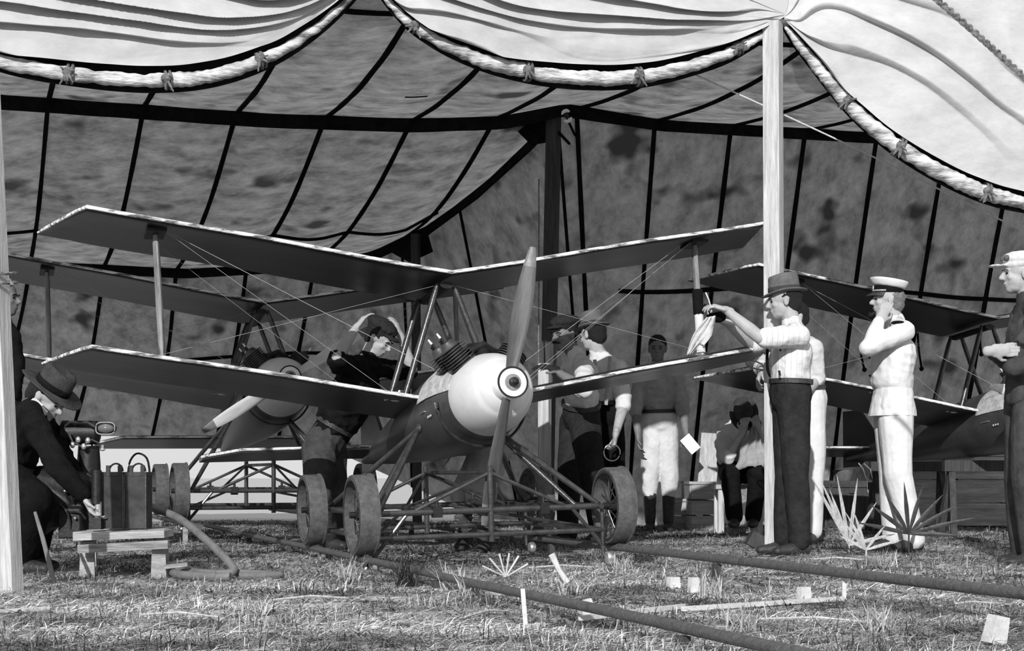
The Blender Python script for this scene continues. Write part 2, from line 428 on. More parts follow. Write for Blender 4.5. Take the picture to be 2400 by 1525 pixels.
def panels(fn, xs, name, m, tn=22, sn=7, t0=0, t1=1):
    for a, b in zip(xs, xs[1:]):
        g = [[fn(a + (b - a) * j / sn, t0 + (t1 - t0) * i / tn) for j in range(sn + 1)] for i in range(tn + 1)]
        MB().sheet(g).build(name, m, tent, sharp=180)
def ribbon(pts, wd, wide, thick=.008):
    mb = MB(); rows = []
    for p, w in zip(pts, wd): rows.append((p, w))
    vs = []
    for i, (p, w) in enumerate(rows):
        d = (pts[min(i + 1, len(pts) - 1)] - pts[max(i - 1, 0)]).normalized()
        w = (w - d * w.dot(d)).normalized(); nn = d.cross(w).normalized()
        if nn.dot(V((0, 0, CZ)) - p) < 0: nn = -nn
        k = wide[i] if isinstance(wide, list) else wide
        for a, b in ((-1, .15), (-1, 1), (1, 1), (1, .15)): vs.append(p + w * (a * k / 2) + nn * (b * thick))
    fs = []
    for i in range(len(rows) - 1):
        for j in range(4): fs.append((i * 4 + j, i * 4 + (j + 1) % 4, i * 4 + 4 + (j + 1) % 4, i * 4 + 4 + j))
    fs += [(3, 2, 1, 0), tuple((len(rows) - 1) * 4 + j for j in range(4))]
    return mb.add(vs, fs)
def seam_t(fn, X, wide, name='seam', n=24, t0=0, t1=1):
    ts = [t0 + (t1 - t0) * i / n for i in range(n + 1)]
    pts = [fn(X, t) for t in ts]; wd = [fn(X + .05, t) - fn(X - .05, t) for t in ts]
    wid = [wide * (1 + .22 * noise.noise(V((X * 9, t * 12, 0)))) for t in ts]
    ribbon(pts, wd, wid, .02).build(name, 'webbing', tent, smooth=False)
def seam_s(fn, t, x0, x1, wide, name='seam', n=70, wob=0, woff=0, clampx=None):
    xs = [x0 + (x1 - x0) * i / n for i in range(n + 1)]
    tt = [t + wob * math.sin(x * 1.7 + woff) for x in xs]
    pts = [fn(x, q) for x, q in zip(xs, tt)]
    wd = [fn(x, min(q + .04, 1)) - fn(x, max(q - .04, 0)) for x, q in zip(xs, tt)]
    wd = [w if w.length > 1e-3 else V((0, 0, 1)) for w in wd]
    wid = [wide * (1 + .15 * noise.noise(V((x * 5, t * 12, 4)))) for x in xs]
    ribbon(pts, wd, wid, .025).build(name, 'webbing', tent, smooth=False)
XS = [-.135 + .65 * k for k in range(-8, 9)]
panels(S1, XS + [5.9], 'front_roof_panel', 'roof_canvas')
XS2 = [x for x in XS if x < .3] + [.376]
panels(S2, XS2, 'rear_roof_panel', 'roof_canvas', tn=26)
XW = [x for x in XS if x < -.2] + [-.135, .08, .376] + [x for x in XS if x > .4] + [5.9]
panels(W3, XW, 'wall_panel', 'tent_canvas', tn=26)
for X in XS:
    seam_t(S1, X, .034)
    if X < .3: seam_t(S2, X, .034)
for X in XW[1:-1]: seam_t(W3, X, .036 if X > .4 or X < -.5 else .022)
xs_ = [-5.5 + 11.2 * i / 120 for i in range(121)]
ribbon([bandP(x) + V((.02, -.05, -.035)) for x in xs_], [V((0, 0, 1))] * 121, [.15 - .02 * min(1, max(0, x)) + .006 * noise.noise(V((x * 5, 0, 0))) for x in xs_], .03).build('ridge_band', 'webbing', tent, smooth=False)
seam_s(S2, .62, -5.2, -.12, .030, wob=.02)
seam_s(S1, .12, -5.2, 5.2, .03)
seam_s(W3, .50, -5.2, -.4, .03, wob=.03)
seam_s(W3, .36, .9, 5.6, .035, wob=.012)
# hip band: follows the rear-roof edge
hx = [-5.2 + (5.2 + .376) * i / 90 for i in range(91)]
hx = sorted(set(hx + [-.25 + .0125 * i for i in range(50)]))
pts = [bot_pt(x) + V((0, -.02, -.03)) for x in hx if x < .376]
ribbon(pts, [V((0, 0, 1))] * len(pts), [.12 + (.03 if x > -.3 else 0) for x in hx if x < .376], .03).build('hip_band', 'webbing', tent, smooth=False)
# dark gusset patches at the pole head
g = MB(); g.add([P(1130, 262, 12.9), P(1215, 238, 12.9), P(1362, 185, 12.75), P(1415, 190, 12.8), P(1490, 268, 13.05), P(1300, 275, 12.93), P(1308, 330, 12.98), P(1245, 340, 13.2), P(1205, 300, 13.2)],
              [(0, 1, 5), (1, 2, 5), (2, 3, 5), (3, 4, 5), (0, 5, 8), (5, 6, 7, 8)])
g.build('gusset', 'webbing', tent, smooth=False, fix=False)
g = MB(); g.add([P(900, 580, 15.95), P(1000, 535, 15.3), P(1015, 590, 15.3), P(960, 615, 15.5), P(925, 596, 15.9)], [(0, 1, 2, 3, 4)]); g.build('gusset', 'webbing', tent, smooth=False, fix=False)
# small slit with torn edge in the front roof
g = MB(); g.sheet([[S1(-1.12 + .04 * i, .60 + .004 * k) + V((0, 0, -.014)) for i in range(5)] for k in (0, 2 + 0, 4)]); g.build('tear_patch', 'webbing', tent, smooth=False)

def pole(a, b, w, m, label, name='tent_pole', hint=V((0.3, 1, 0)), bev=True):
    mb = MB(); mb.beam(a, b, w, w, hint); o = solo(mb, name, m, label, 'pole', smooth=False); return o
# centre pole, corner pole, added pale post for the centre pole's sunlit lower length, left post
pole(P(1278, 1256, 13.0).xy.to_3d() + V((0, 0, 0)), P(1298, 258, 12.98), .10, 'dark_wood', 'tall dark central tent pole under the ridge gusset')
pole(V(P(1276, 1250, 12.6).xy.to_3d()), P(1277, 852, 12.6), .085, 'pale_wood', 'sunlit lower length of the central pole, added as a pale post behind the right lower wing root', 'post')  # pale wood paints in the sunlit lower length of the dark centre pole
pole(V(P(978, 1200, 15.4).xy.to_3d()), P(974, 548, 15.3), .07, 'dark_wood', 'thin dark corner tent pole behind the near upper wing')
pole(V(P(1816, 1295, 10.52).xy.to_3d()) , P(1811, 52, 10.40), .105, 'pale_wood', 'pale square front tent post beside man in fedora', hint=V((.45, 1, 0)))
pole(V(P(26, 1385, 7.07).xy.to_3d()), P(-42, -60, 7.0), .075, 'pale_wood', 'pale leaning wooden post at far left edge', 'post', hint=V((.4, 1, 0)))
# rope lashing on left post
mb = MB()
for k in range(2):
    c = P(-6 + 2, 640 + 22 * k, 7.04); mb.tube([c + V((.075 * math.cos(a), .07 * math.sin(a), .01 * math.sin(a))) for a in [i * math.pi / 8 for i in range(16)]], .008, 6, closed=True)
mb.tube([P(22, 655, 6.98), P(30, 668, 6.96), P(20, 672, 6.98)], .008, 6)
solo(mb, 'rope_lashing', 'rope_dark', 'dark rope tied round the left edge post', 'rope')
def rope(pts, r, m, label, name='rope', n=30, twist=False):
    mb = MB(); c = cat_rom(pts, n)
    if twist:
        for ph in (0, math.pi):
            L = 0; q = []
            for i, p in enumerate(cat_rom(pts, 160)):
                a = ph + i * .55; q.append(p + V((math.cos(a), 0, math.sin(a))) * r * .55)
            mb.tube(q, r * .75, 5)
    else: mb.tube(c, r, 6)
    return solo(mb, name, m, label, 'rope')
rope([P(1608, 165, 10.6), P(2000, 345, 10.9), P(2420, 552, 11.2), P(2700, 690, 11.4)], .0055, 'rope_pale', 'long pale rope slanting down behind the front post to the right')
rope([P(2180, -15, 7), P(2300, 90, 7), P(2420, 198, 7), P(2560, 320, 7)], .013, 'rope_dark', 'dark twisted guy rope across the upper right corner', twist=True)
rope([P(1310, 310, 12.9), P(1392, 415, 14.2), P(1440, 590, 14.9), P(1500, 820, 15.5)], .012, 'webbing', 'dark rope falling from pole head down the back wall')
rope([P(1330, 280, 12.9), P(1390, 405, 14.1)], .011, 'webbing', 'short dark rope hanging from the pole head pulley')
rope([P(1263, 420, 12.8), P(1263, 640, 12.8), P(1262, 880, 12.6)], .006, 'rope_dark', 'thin hanging rope just left of the central pole')
mb = MB(); c = P(1328, 272, 12.7)
for s0, s1 in ((.3, 2.3), (3.5, 5.5)):
    mb.tube([c + V((math.cos(a), 0, math.sin(a) * 1.1)) * .038 for a in np.linspace(s0 + .6, s1 + .6, 9)], [.005, .010, .014, .015, .015, .015, .014, .010, .005], 6)
mb2 = mb; t = thing('pulley', 'small white ringed pulley at the head of the central pole', 'pulley', c)
mb2.build('ring', 'paper', t); MB().ell(c, (.02, .02, .02)).build('hub', 'black_metal', t)

# ---------------------------------------------------------------- swags
def swag(top, low, label, folds, phase, amp=.07, rows=220, cols=240, m='swag_canvas', tie_at=(), hem=.055, hemoff=.0, hemw=1.0):
    root = thing('canvas_swag', label, 'canvas', low[len(low) // 2], group=None)
    T = cat_rom(top, cols); Lw = cat_rom(low, cols); g = []
    for i in range(rows):
        t = i / (rows - 1); row = []
        for j in range(cols):
            s = j / (cols - 1); p = T[j].lerp(Lw[j], t); w = (T[j] - Lw[j]).length
            env = min(1, w / .5)
            ph = t * folds + phase + 1.0 * noise.noise(V((s * 1.8, phase, 0))) + 1.3 * noise.noise(V((s * 3 + 3, t * 2.6, phase)))
            a = (ph % 1) ** 1.3 * (1 - max(0, (ph % 1) - .72) / .28)
            k = max(.12, .70 + 1.1 * noise.noise(V((s * 2.6, t * 2.2 + phase, 1))))
            p = p + V((0, -1, -.75)) * (amp * a * env * k) + V((0, -.012, 0)) * noise.noise(V((s * 14, t * 8, 0))) * env
            row.append(p)
        g.append(row)
    MB().sheet(g).build('drape', m, root, sharp=180)
    shade_rows = [[q + V((0, .075, .05)) for q in Lw], [q + V((0, .085, -(hemoff + hem * .9 + .02) * math.sin(math.pi * min(1, j / (cols - 1) * 1.0)) ** .4)) for j, q in enumerate(Lw)]]
    MB().sheet(shade_rows, .006, V((0, 1, 0))).build('fold_shade_strip', 'webbing', root, sharp=180)  # black strip painting in the deep fold's shade between drape and hem
    # rolled hem below the drape
    n = len(Lw); rs = []
    for j in range(n):
        e = math.sin(math.pi * j / (n - 1)) ** .5
        rs.append(max(.012, hem * e * (1 + .18 * noise.noise(V((j * .35, phase, 7))))))
    cc = [q + V((0, .05, -hemoff * math.sin(math.pi * j / (n - 1)) ** .5)) for j, q in enumerate(Lw)]
    mb = MB(); mb.tube(cc, rs, 12, flat=.9, wide=hemw); me = mb.mesh()
    for vv in me.vertices:
        q = vv.co; vv.co = q + V((0, -.016 * noise.noise(V((q.x * 5, q.y * 5, q.z * 26))), .010 * noise.noise(V((q.x * 9, 0, q.z * 20)))))
    link_mesh('hem_roll', me, 'hem_canvas', root)
    for q in tie_at:
        j = int(q * (n - 1)); c = cc[j]; d = (cc[min(j + 1, n - 1)] - cc[j - 1]).normalized(); sd, up = frame_of(d)
        mb = MB(); R = rs[j] * 1.12
        for kk in (-.012, .012):
            mb.tube([c + d * kk + sd * math.cos(a) * R + up * math.sin(a) * R * 1.0 for a in [i * math.pi / 8 for i in range(16)]], .009, 5, closed=True)
        for kk in range(5):
            e = c + V((random.uniform(-.06, .06), -R - .02, random.uniform(-.09, .03))); mb.tube([c + V((0, -R, 0)), e], [.012, .004], 5)
        mb.ell(c + V((0, -R, 0)), (.03, .02, .026)).build('tie', 'tie_cord', root)
    return root
Pk1, Pk2 = (860, -60, 9.57), (1838, 42, 10.4)
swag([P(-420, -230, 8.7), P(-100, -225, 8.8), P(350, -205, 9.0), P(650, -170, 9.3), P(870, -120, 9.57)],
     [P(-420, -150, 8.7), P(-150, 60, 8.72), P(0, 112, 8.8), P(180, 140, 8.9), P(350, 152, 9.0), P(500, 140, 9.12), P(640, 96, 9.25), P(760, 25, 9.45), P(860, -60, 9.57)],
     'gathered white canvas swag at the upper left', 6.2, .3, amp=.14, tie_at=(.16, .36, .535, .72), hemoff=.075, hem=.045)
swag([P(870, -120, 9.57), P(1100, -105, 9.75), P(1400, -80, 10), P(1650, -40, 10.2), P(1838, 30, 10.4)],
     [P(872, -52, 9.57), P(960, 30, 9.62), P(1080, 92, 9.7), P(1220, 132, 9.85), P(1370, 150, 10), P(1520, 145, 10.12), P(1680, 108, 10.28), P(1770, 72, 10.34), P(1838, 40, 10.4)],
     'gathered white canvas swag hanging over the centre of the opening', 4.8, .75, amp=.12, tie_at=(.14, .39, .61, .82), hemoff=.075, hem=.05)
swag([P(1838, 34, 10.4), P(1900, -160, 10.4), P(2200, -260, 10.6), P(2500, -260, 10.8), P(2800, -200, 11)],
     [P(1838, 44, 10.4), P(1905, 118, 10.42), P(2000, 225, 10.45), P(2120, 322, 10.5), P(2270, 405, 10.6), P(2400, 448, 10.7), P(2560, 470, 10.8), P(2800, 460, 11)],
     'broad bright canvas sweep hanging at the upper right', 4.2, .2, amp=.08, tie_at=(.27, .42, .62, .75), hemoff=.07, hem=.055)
# ================================================================ AIRCRAFT (built in a local frame: x forward, y right in the picture, z up)
def biplane(name, label, loc, rot, prop_ang, strut_band=False):
    R = thing(name, label, 'airplane', loc, rot, None)
    B = lambda mb, n, m, parent=R, **k: mb.build(n, m, parent, world=False, **k)
    AX = .27
    # fuselage: round section, tapering to the tail
    prof = [(-2.45, .0), (-2.45, .035), (-2.1, .075), (-1.6, .135), (-1.1, .185), (-.6, .232), (-.1, .262), (.20, .268), (.38, .256), (.50, .238), (.56, .226), (.565, .20), (.565, 0)]
    B(MB().lathe(prof, (0, 0, AX), (1, 0, 0), 40), 'fuselage', 'fuselage_paint')
    tp = [(-.02, .268), (.10, .274), (.22, .274), (.38, .262), (.55, .234)]
    mb = MB(); mb.lathe([(x, r) for x, r in tp] + [(x, r - .012) for x, r in tp[::-1]] , (0, 0, AX), (1, 0, 0), 26, a0=math.radians(8), a1=math.radians(172))
    B(mb, 'top_fairing', 'fairing_skin')
    cp = [(.535, .232), (.56, .233), (.62, .229), (.69, .217), (.76, .198), (.81, .176), (.838, .158), (.842, .150), (.858, .143), (.880, .112), (.888, .096), (.892, 0)]
    B(MB().lathe(cp, (0, 0, AX), (1, 0, 0), 48), 'nose_cowl', 'cowl_paint', label='pale rounded nose cowl')
    # propeller: blades as objects at rest
    prop = bpy.data.objects.new('propeller', MB().lathe([(-.075, 0), (-.075, .088), (.035, .088), (.04, .084), (.04, 0)], (0, 0, 0), (1, 0, 0), 36).mesh()); COL.objects.link(prop)
    prop.data.materials.append(M['hub_white']); prop.parent = R; prop.location = (.955, 0, AX); prop.rotation_euler = (prop_ang, 0, 0)
    for p in prop.data.polygons: p.use_smooth = True
    prop.data.set_sharp_from_angle(angle=.7)
    for sgn in (1, -1):
        rows = []; tips = []
        for q in range(14):
            t = q / 13; r = .06 + .73 * t; ch = .035 + .055 * math.sin(math.pi * min(1, t * .95 + .08)) ** .8
            if t > .93: ch *= .8
            tw = math.radians(50 - 36 * t); ring = []
            for a in range(12):
                al = 2 * math.pi * a / 12; cx = math.cos(al) * ch * .62; cz = math.sin(al) * max(.006, .020 * (1 - t))
                ring.append(V((-.03 + cx * math.sin(tw) + cz * math.cos(tw), sgn * (cx * math.cos(tw) - cz * math.sin(tw)), sgn * r)))
            rows.append(ring)
        def loft(rr):
            mb = MB(); n = 12; vs = [p for g in rr for p in g]; fs = [(i * n + j, i * n + (j + 1) % n, (i + 1) * n + (j + 1) % n, (i + 1) * n + j) for i in range(len(rr) - 1) for j in range(n)]
            fs += [tuple(range(n)), tuple((len(rr) - 1) * n + j for j in range(n))]; return mb.add(vs, fs)
        B(loft(rows[:12]), 'blade', 'blade_wood' if strut_band else 'blade_white', prop); B(loft(rows[11:]), 'blade_tip', 'blade_tip', prop, label='dark painted blade tip')
    B(MB().lathe([(0, .088), (.006, .088), (.006, .078), (0, .078)], (.038, 0, 0), (1, 0, 0), 36), 'rim_ring', 'black_metal', prop)
    B(MB().lathe([(0, .046), (.006, .046), (.008, .030), (.008, 0)], (.038, 0, 0), (1, 0, 0), 30), 'hub_disc', 'hub_grey', prop)
    B(MB().lathe([(0, .026), (.03, .024), (.036, .014), (.045, .012), (.048, 0)], (.044, 0, 0), (1, 0, 0), 12), 'hub_nut', 'black_metal', prop)
    # engine: vee of finned cylinders
    for side, xs, ang in ((-1, (.56, .38), 38), (1, (.44, .26), 38)):
        for x in xs:
            a = math.radians(ang); d = V((0, side * math.sin(a), math.cos(a))); o = V((x, 0, AX))
            pr = [(.13, .0), (.13, .040)]
            for k in range(11):
                z = .175 + k * .0165; pr += [(z, .056), (z + .001, .092 - .0009 * k), (z + .0060, .092 - .0009 * k), (z + .0070, .056)]
            pr += [(.367, .044), (.380, .040), (.388, .02), (.388, 0)]
            cyl = B(MB().lathe(pr, o, d, 24), 'engine_cylinder', 'fin_metal')
            sp = o + d * .385 + V((0, side * .01, 0))
            m2 = MB(); m2.tube([sp, sp + d * .03], .008, 8); B(m2, 'spark_plug', 'black_metal', cyl)
            m2 = MB(); m2.tube([sp + d * .028, sp + d * .062], [.0075, .0055], 8); B(m2, 'plug_insulator', 'hub_white', cyl)
            m2 = MB(); m2.tube([o + d * .36 + V((-.045, 0, .0)), o + d * .41 + V((-.05, 0, 0))], .013, 8); B(m2, 'valve_housing', 'black_metal', cyl)
    mb = MB(); mb.tube([(.56, -.02, AX + .20), (.48, 0, AX + .27), (.30, .0, AX + .30), (.15, 0, AX + .24)], [.04, .05, .05, .035], 12)
    mb.tube([(.55, -.10, AX + .25), (.52, .0, AX + .30), (.45, .10, AX + .26)], .02, 8)
    B(mb, 'crankcase', 'black_metal')
    # wings
    C, RK, HS, DI = .78, .235, 2.13, math.tan(math.radians(9.4)); TK = .05
    def foil(x0, c, y, z, tk=TK):
        up = [(0, .0), (.02, .35), (.08, .62), (.2, .92), (.35, 1), (.6, .72), (.85, .3), (1, .03)]
        lo = [(1, -.03), (.8, -.0), (.5, .06), (.25, .0), (.08, -.16), (.02, -.18)]
        return [V((x0 - c * a, y, z + tk * b)) for a, b in up + lo]
    def wing(sgn, z0, y_root, nm):
        st = []
        N = 16
        for i in range(N + 1):
            y = y_root + (HS - y_root) * i / N; st.append((0, C, y, z0 + y * DI - .004 * math.sin(y * 4)))
        for i in range(1, 7):   # raked tip: leading edge cut back
            f = i / 6; y = HS + RK * f; st.append((-C * .97 * f ** 1.05, C * (1 - .97 * f ** 1.05), y, z0 + y * DI))
        rr = [foil(x0, c, sgn * y, z, TK * max(.25, min(1, c / C))) for x0, c, y, z in st]
        mb = MB(); n = len(rr[0]); vs = [p for g in rr for p in g]
        fs = [(i * n + j, i * n + (j + 1) % n, (i + 1) * n + (j + 1) % n, (i + 1) * n + j) for i in range(len(rr) - 1) for j in range(n)]
        fs += [tuple(range(n)), tuple((len(rr) - 1) * n + j for j in range(n))]
        w = B(mb.add(vs, fs), nm, 'wing_fabric', sharp=60)
        mb = MB(); le = [V((x0 + .002, sgn * y, z + .006)) for x0, c, y, z in st]
        mb.tube(le, [.0095] * (len(le) - 1) + [.006], 8, flat=1.2); B(mb, 'leading_edge', 'edge_tape', w)
        return w
    ZU, ZL = AX + .835, AX + .035
    for s in (-1, 1): wing(s, ZU, .0, 'upper_wing'); wing(s, ZL, .20, 'lower_wing')
    mb = MB(); mb.tube([(-.12, 0, ZU - .045), (-.62, 0, ZU - .04)], .045, 10, flat=.5); B(mb, 'centre_plate', 'black_metal')
    # struts
    YS = 1.73
    def strut(a, b, w=.045, nm='strut', m='tube_metal'):
        mb = MB(); mb.tube([a, V(a).lerp(V(b), .12), V(a).lerp(V(b), .5), V(a).lerp(V(b), .88), b], [w * .3, w * .42, w * .45, w * .42, w * .3], 10, flat=.9, wide=1, hint=V((0, 1, 0.01))); return B(mb, nm, m)
    for s in (-1, 1):
        a = V((-.22, s * (YS - .01), ZL + YS * DI + .045)); b = V((-.22, s * YS, ZU + YS * DI + .0))
        mb = MB(); mb.tube([a.lerp(b, q) for q in (0, .1, .5, .9, 1)], [.016, .026, .028, .026, .014], 10, flat=1.0, wide=.75, hint=V((1, 0, 0))); o = B(mb, 'interplane_strut', 'strut_wood')
        for e in (a, b):
            mb = MB(); mb.ell(e, (.035, .022, .018)); mb.tube([e + V((.02, -.05, 0)), e + V((.02, .05, 0))], .006, 6); B(mb, 'fitting', 'bright_metal', o)
        mb = MB(); mb.box(b + V((0, 0, -.02)), (.2, .11, .02)); B(mb, 'strut_plate', 'black_metal', o)
        if s > 0 and strut_band:
            mb = MB(); mb.tube([a.lerp(b, .36), a.lerp(b, .57)], .035, 10); B(mb, 'tape_wrap', 'cloth_black', o, label='black tape wound round the strut')
            mb = MB(); mb.tube([a.lerp(b, .02), a.lerp(b, .35)], .030, 10); B(mb, 'cloth_wrap', 'cloth_white', o, label='pale cloth wound round the foot of the strut')
    for s in (-1, 1):
        for x in (-.16, -.60):
            strut((x - .02, s * .30, ZL + .05), (x, s * .05, ZU - .03), .050, 'cabane_strut', 'tube_metal')
            if x > -.3:
                mb = MB(); e = V((x - .02, s * .34, ZL + .065)); mb.ell(e, (.05, .045, .018)); mb.tube([e + V((0, -.08, -.005)), e + V((0, .06, .02))], .007, 6); mb.tube([e, e + V((0, .02, .05))], .009, 6); B(mb, 'strut_foot', 'bright_metal')
    # bracing wires
    def wire(a, b, r=.0013): mb = MB(); mb.tube([a, b], r, 5); B(mb, 'wire', 'wire_metal')
    for s in (-1, 1):
        for x in (-.16, -.45)[:1]:
            wire((x, s * (YS - .05), ZU + YS * DI - .02), (x, s * .36, ZL + .08)); wire((x, s * YS, ZL + YS * DI + .05), (x, s * .06, ZU - .04), .0012)
        wire((-.45, s * (YS - .05), ZU + YS * DI - .04), (-.5, s * .5, ZL + .12), .0010)
        wire((-.2, s * (YS - .1), ZU + YS * DI - .03), (.35, s * .20, AX + .16), .0016)
    # lower strap round the fuselage with saddle fittings
    mb = MB(); arc = [V((.42, .275 * math.cos(a), AX + .275 * math.sin(a))) for a in np.linspace(math.pi * 1.02, math.pi * 1.98, 26)]
    mb.tube(arc, .016, 8, flat=.5); B(mb, 'cradle_strap', 'tube_metal')
    mb = MB()
    for k in range(3): mb.ell((.20 + .03 * k, -.262, AX - .07 + .0 * k), (.01, .006, .01))
    mb.tube([(.05, -.268, AX - .03), (.16, -.27, AX - .03)], .004, 6); B(mb, 'rivets', 'bright_metal')
    # tail
    mb = MB()
    g = [[V((-1.95, -.1, AX + .03)), V((-1.95, -.85, AX + .03)), V((-2.35, -1.18, AX + .03)), V((-2.5, -1.18, AX + .03)), V((-2.5, -.1, AX + .03))]]
    for s in (-1, 1):
        pts = [(-1.95, 0), (-1.97, s * 1.0), (-2.32, s * 1.22), (-2.50, s * 1.22), (-2.50, 0)]
        mb = MB(); vs = [V((x, y, AX + .05)) for x, y in pts] + [V((x, y, AX + .015)) for x, y in pts]
        mb.add(vs, [(0, 1, 2, 3, 4), (9, 8, 7, 6, 5)] + [(i, (i + 1) % 5, 5 + (i + 1) % 5, 5 + i) for i in range(5)]); B(mb, 'tailplane', 'wing_fabric', smooth=False)
        mb = MB(); mb.tube([V((-1.94, 0, AX + .035)), V((-1.965, s * 1.0, AX + .035)), V((-2.32, s * 1.225, AX + .035))], .010, 6); B(mb, 'tail_edge', 'edge_tape')
    mb = MB(); vs = [V((x, y, AX + z)) for y in (-.012, .012) for x, z in ((-1.85, .06), (-2.2, .42), (-2.5, .45), (-2.55, -.08), (-2.3, -.1))]
    mb.add(vs, [(0, 1, 2, 3, 4), (9, 8, 7, 6, 5)] + [(i, (i + 1) % 5, 5 + (i + 1) % 5, 5 + i) for i in range(5)]); B(mb, 'fin', 'wing_fabric', smooth=False)
    return R
def place_plane(name, label, X0, Y0, zU, roll, ang, strut_band=False, pitch=6.5):
    """X0,Y0,zU: leading-edge centre of the upper wing"""
    rot = Matrix.Rotation(YAW, 3, 'Z') @ Matrix.Rotation(math.radians(-pitch), 3, 'Y') @ Matrix.Rotation(math.radians(roll), 3, 'X')
    loc = V((X0, Y0, zU)) - rot @ V((0, 0, .27 + .835))
    return biplane(name, label, loc, rot.to_euler(), ang, strut_band)
X_A = V(((1060 - 1200) * 9.8 / F, 9.8, 0))
planeA = place_plane('biplane', 'largest biplane, nearest the camera, nose pointing right on its wheeled dolly', X_A.x, 9.8, 1.725, 1.6, math.radians(-14), True)
planeB = place_plane('biplane', 'dark biplane standing behind the left wings of the nearest one, white blade tilted down', (620 - 1200) * 13.5 / F, 13.5, 1.94, .4, math.radians(-58), pitch=8.5)
planeC = place_plane('biplane', 'right-hand biplane behind the man in white naval uniform, half out of frame', 3.93, 13.1, 1.77, 0, math.radians(82))

# ================================================================ TRACK AND DOLLIES
def rail_pt(p0, t): return V((p0[0] - FW.x * t, p0[1] - FW.y * t, 0))
def track(label, n0, n1, z0, z1, f0, f1, stakes, wood='grey_wood'):
    """n: offset across the heading, z: rail height, f: along the heading"""
    t = thing('launch_track', label, 'track', RT * n0 + FW * ((f0 + f1) / 2))
    for nn, zz in ((n0, z0), (n1, z1)):
        pts = [RT * nn + FW * (f0 + (f1 - f0) * k / 24) + V((0, 0, zz - .020 + .005 * noise.noise(V((k * .3, nn, 0))))) for k in range(25)]
        MB().tube(pts, .018 if nn < 2.2 else .021, 12).build('rail', 'rail_metal', t)
    for nn, zz, f, dark in stakes:
        c = RT * nn + FW * f
        MB().box(c + V((0, 0, (zz - .05 + -.05) / 2)), (.034, .034, zz - .05 + .06), YAW).build('stake', 'dark_wood' if dark else wood, t, smooth=False)
    return t
# along-heading coordinate f: -p.y near rail ...; near rail offset 1.95, far rail 3.37
stk = []
for f in (-2.6, -4.27, -6.87, -8.6, -10.3, -11.9, -13.2): stk.append((1.95, .09, f, True))
for f in (-3.2, -7.0, -9.3, -11.0, -12.6): stk.append((3.37, .13, f, True))
track('pair of round metal launch rails on stakes running from lower right under the nearest biplane', 1.95, 3.37, .088, .130, -2.2, -14.2, stk)
track('short second pair of launch rails under the dark biplane behind at the left', 1.50, 2.92, .17, .18, -11.2, -16.5, [(1.5, .17, -12, False), (1.5, .17, -13.5, False), (1.5, .17, -15, True), (2.92, .18, -12, False), (2.92, .18, -13.6, True)])

def wheel(name, parent, c, D=.42, w=.105):
    """disc-rimmed spoked wheel, axle along local y"""
    r = D / 2; ax = V((0, 1, 0)); c = V(c)
    rim = MB().lathe([(-w / 2, r - .022), (-w / 2, r - .004), (-w / 2 + .008, r), (w / 2 - .012, r), (w / 2 - .008, r + .006), (w / 2, r + .006), (w / 2, r - .022), (w / 2 - .004, r - .028), (-w / 2 + .004, r - .028), (-w / 2, r - .022)], c, ax, 40, cap=False).build(name, 'tyre_grey', parent, world=False)
    mb = MB(); n = 20
    for k in range(n):
        a = 2 * math.pi * k / n; s = 1 if k % 2 else -1
        mb.tube([c + V((math.cos(a + .5 * s) * .025, s * w * .3, math.sin(a + .5 * s) * .025)), c + V((math.cos(a) * (r - .025), 0, math.sin(a) * (r - .025)))], .0028, 5)
    mb.build('spokes', 'tube_metal', rim, world=False)
    mb = MB(); mb.lathe([(-w * .6, 0), (-w * .6, .018), (-w * .3, .018), (-w * .28, .03), (w * .28, .03), (w * .3, .018), (w * .6, .018), (w * .6, 0)], c, ax, 14); mb.build('hub', 'black_metal', rim, world=False)
    mb = MB(); mb.lathe([(-w / 2 - .001, r - .030), (-w / 2 - .004, r - .022), (-w / 2 - .001, r - .014)], c, ax, 40, cap=False); mb.build('rim_edge', 'tube_metal', rim, world=False)
    return rim
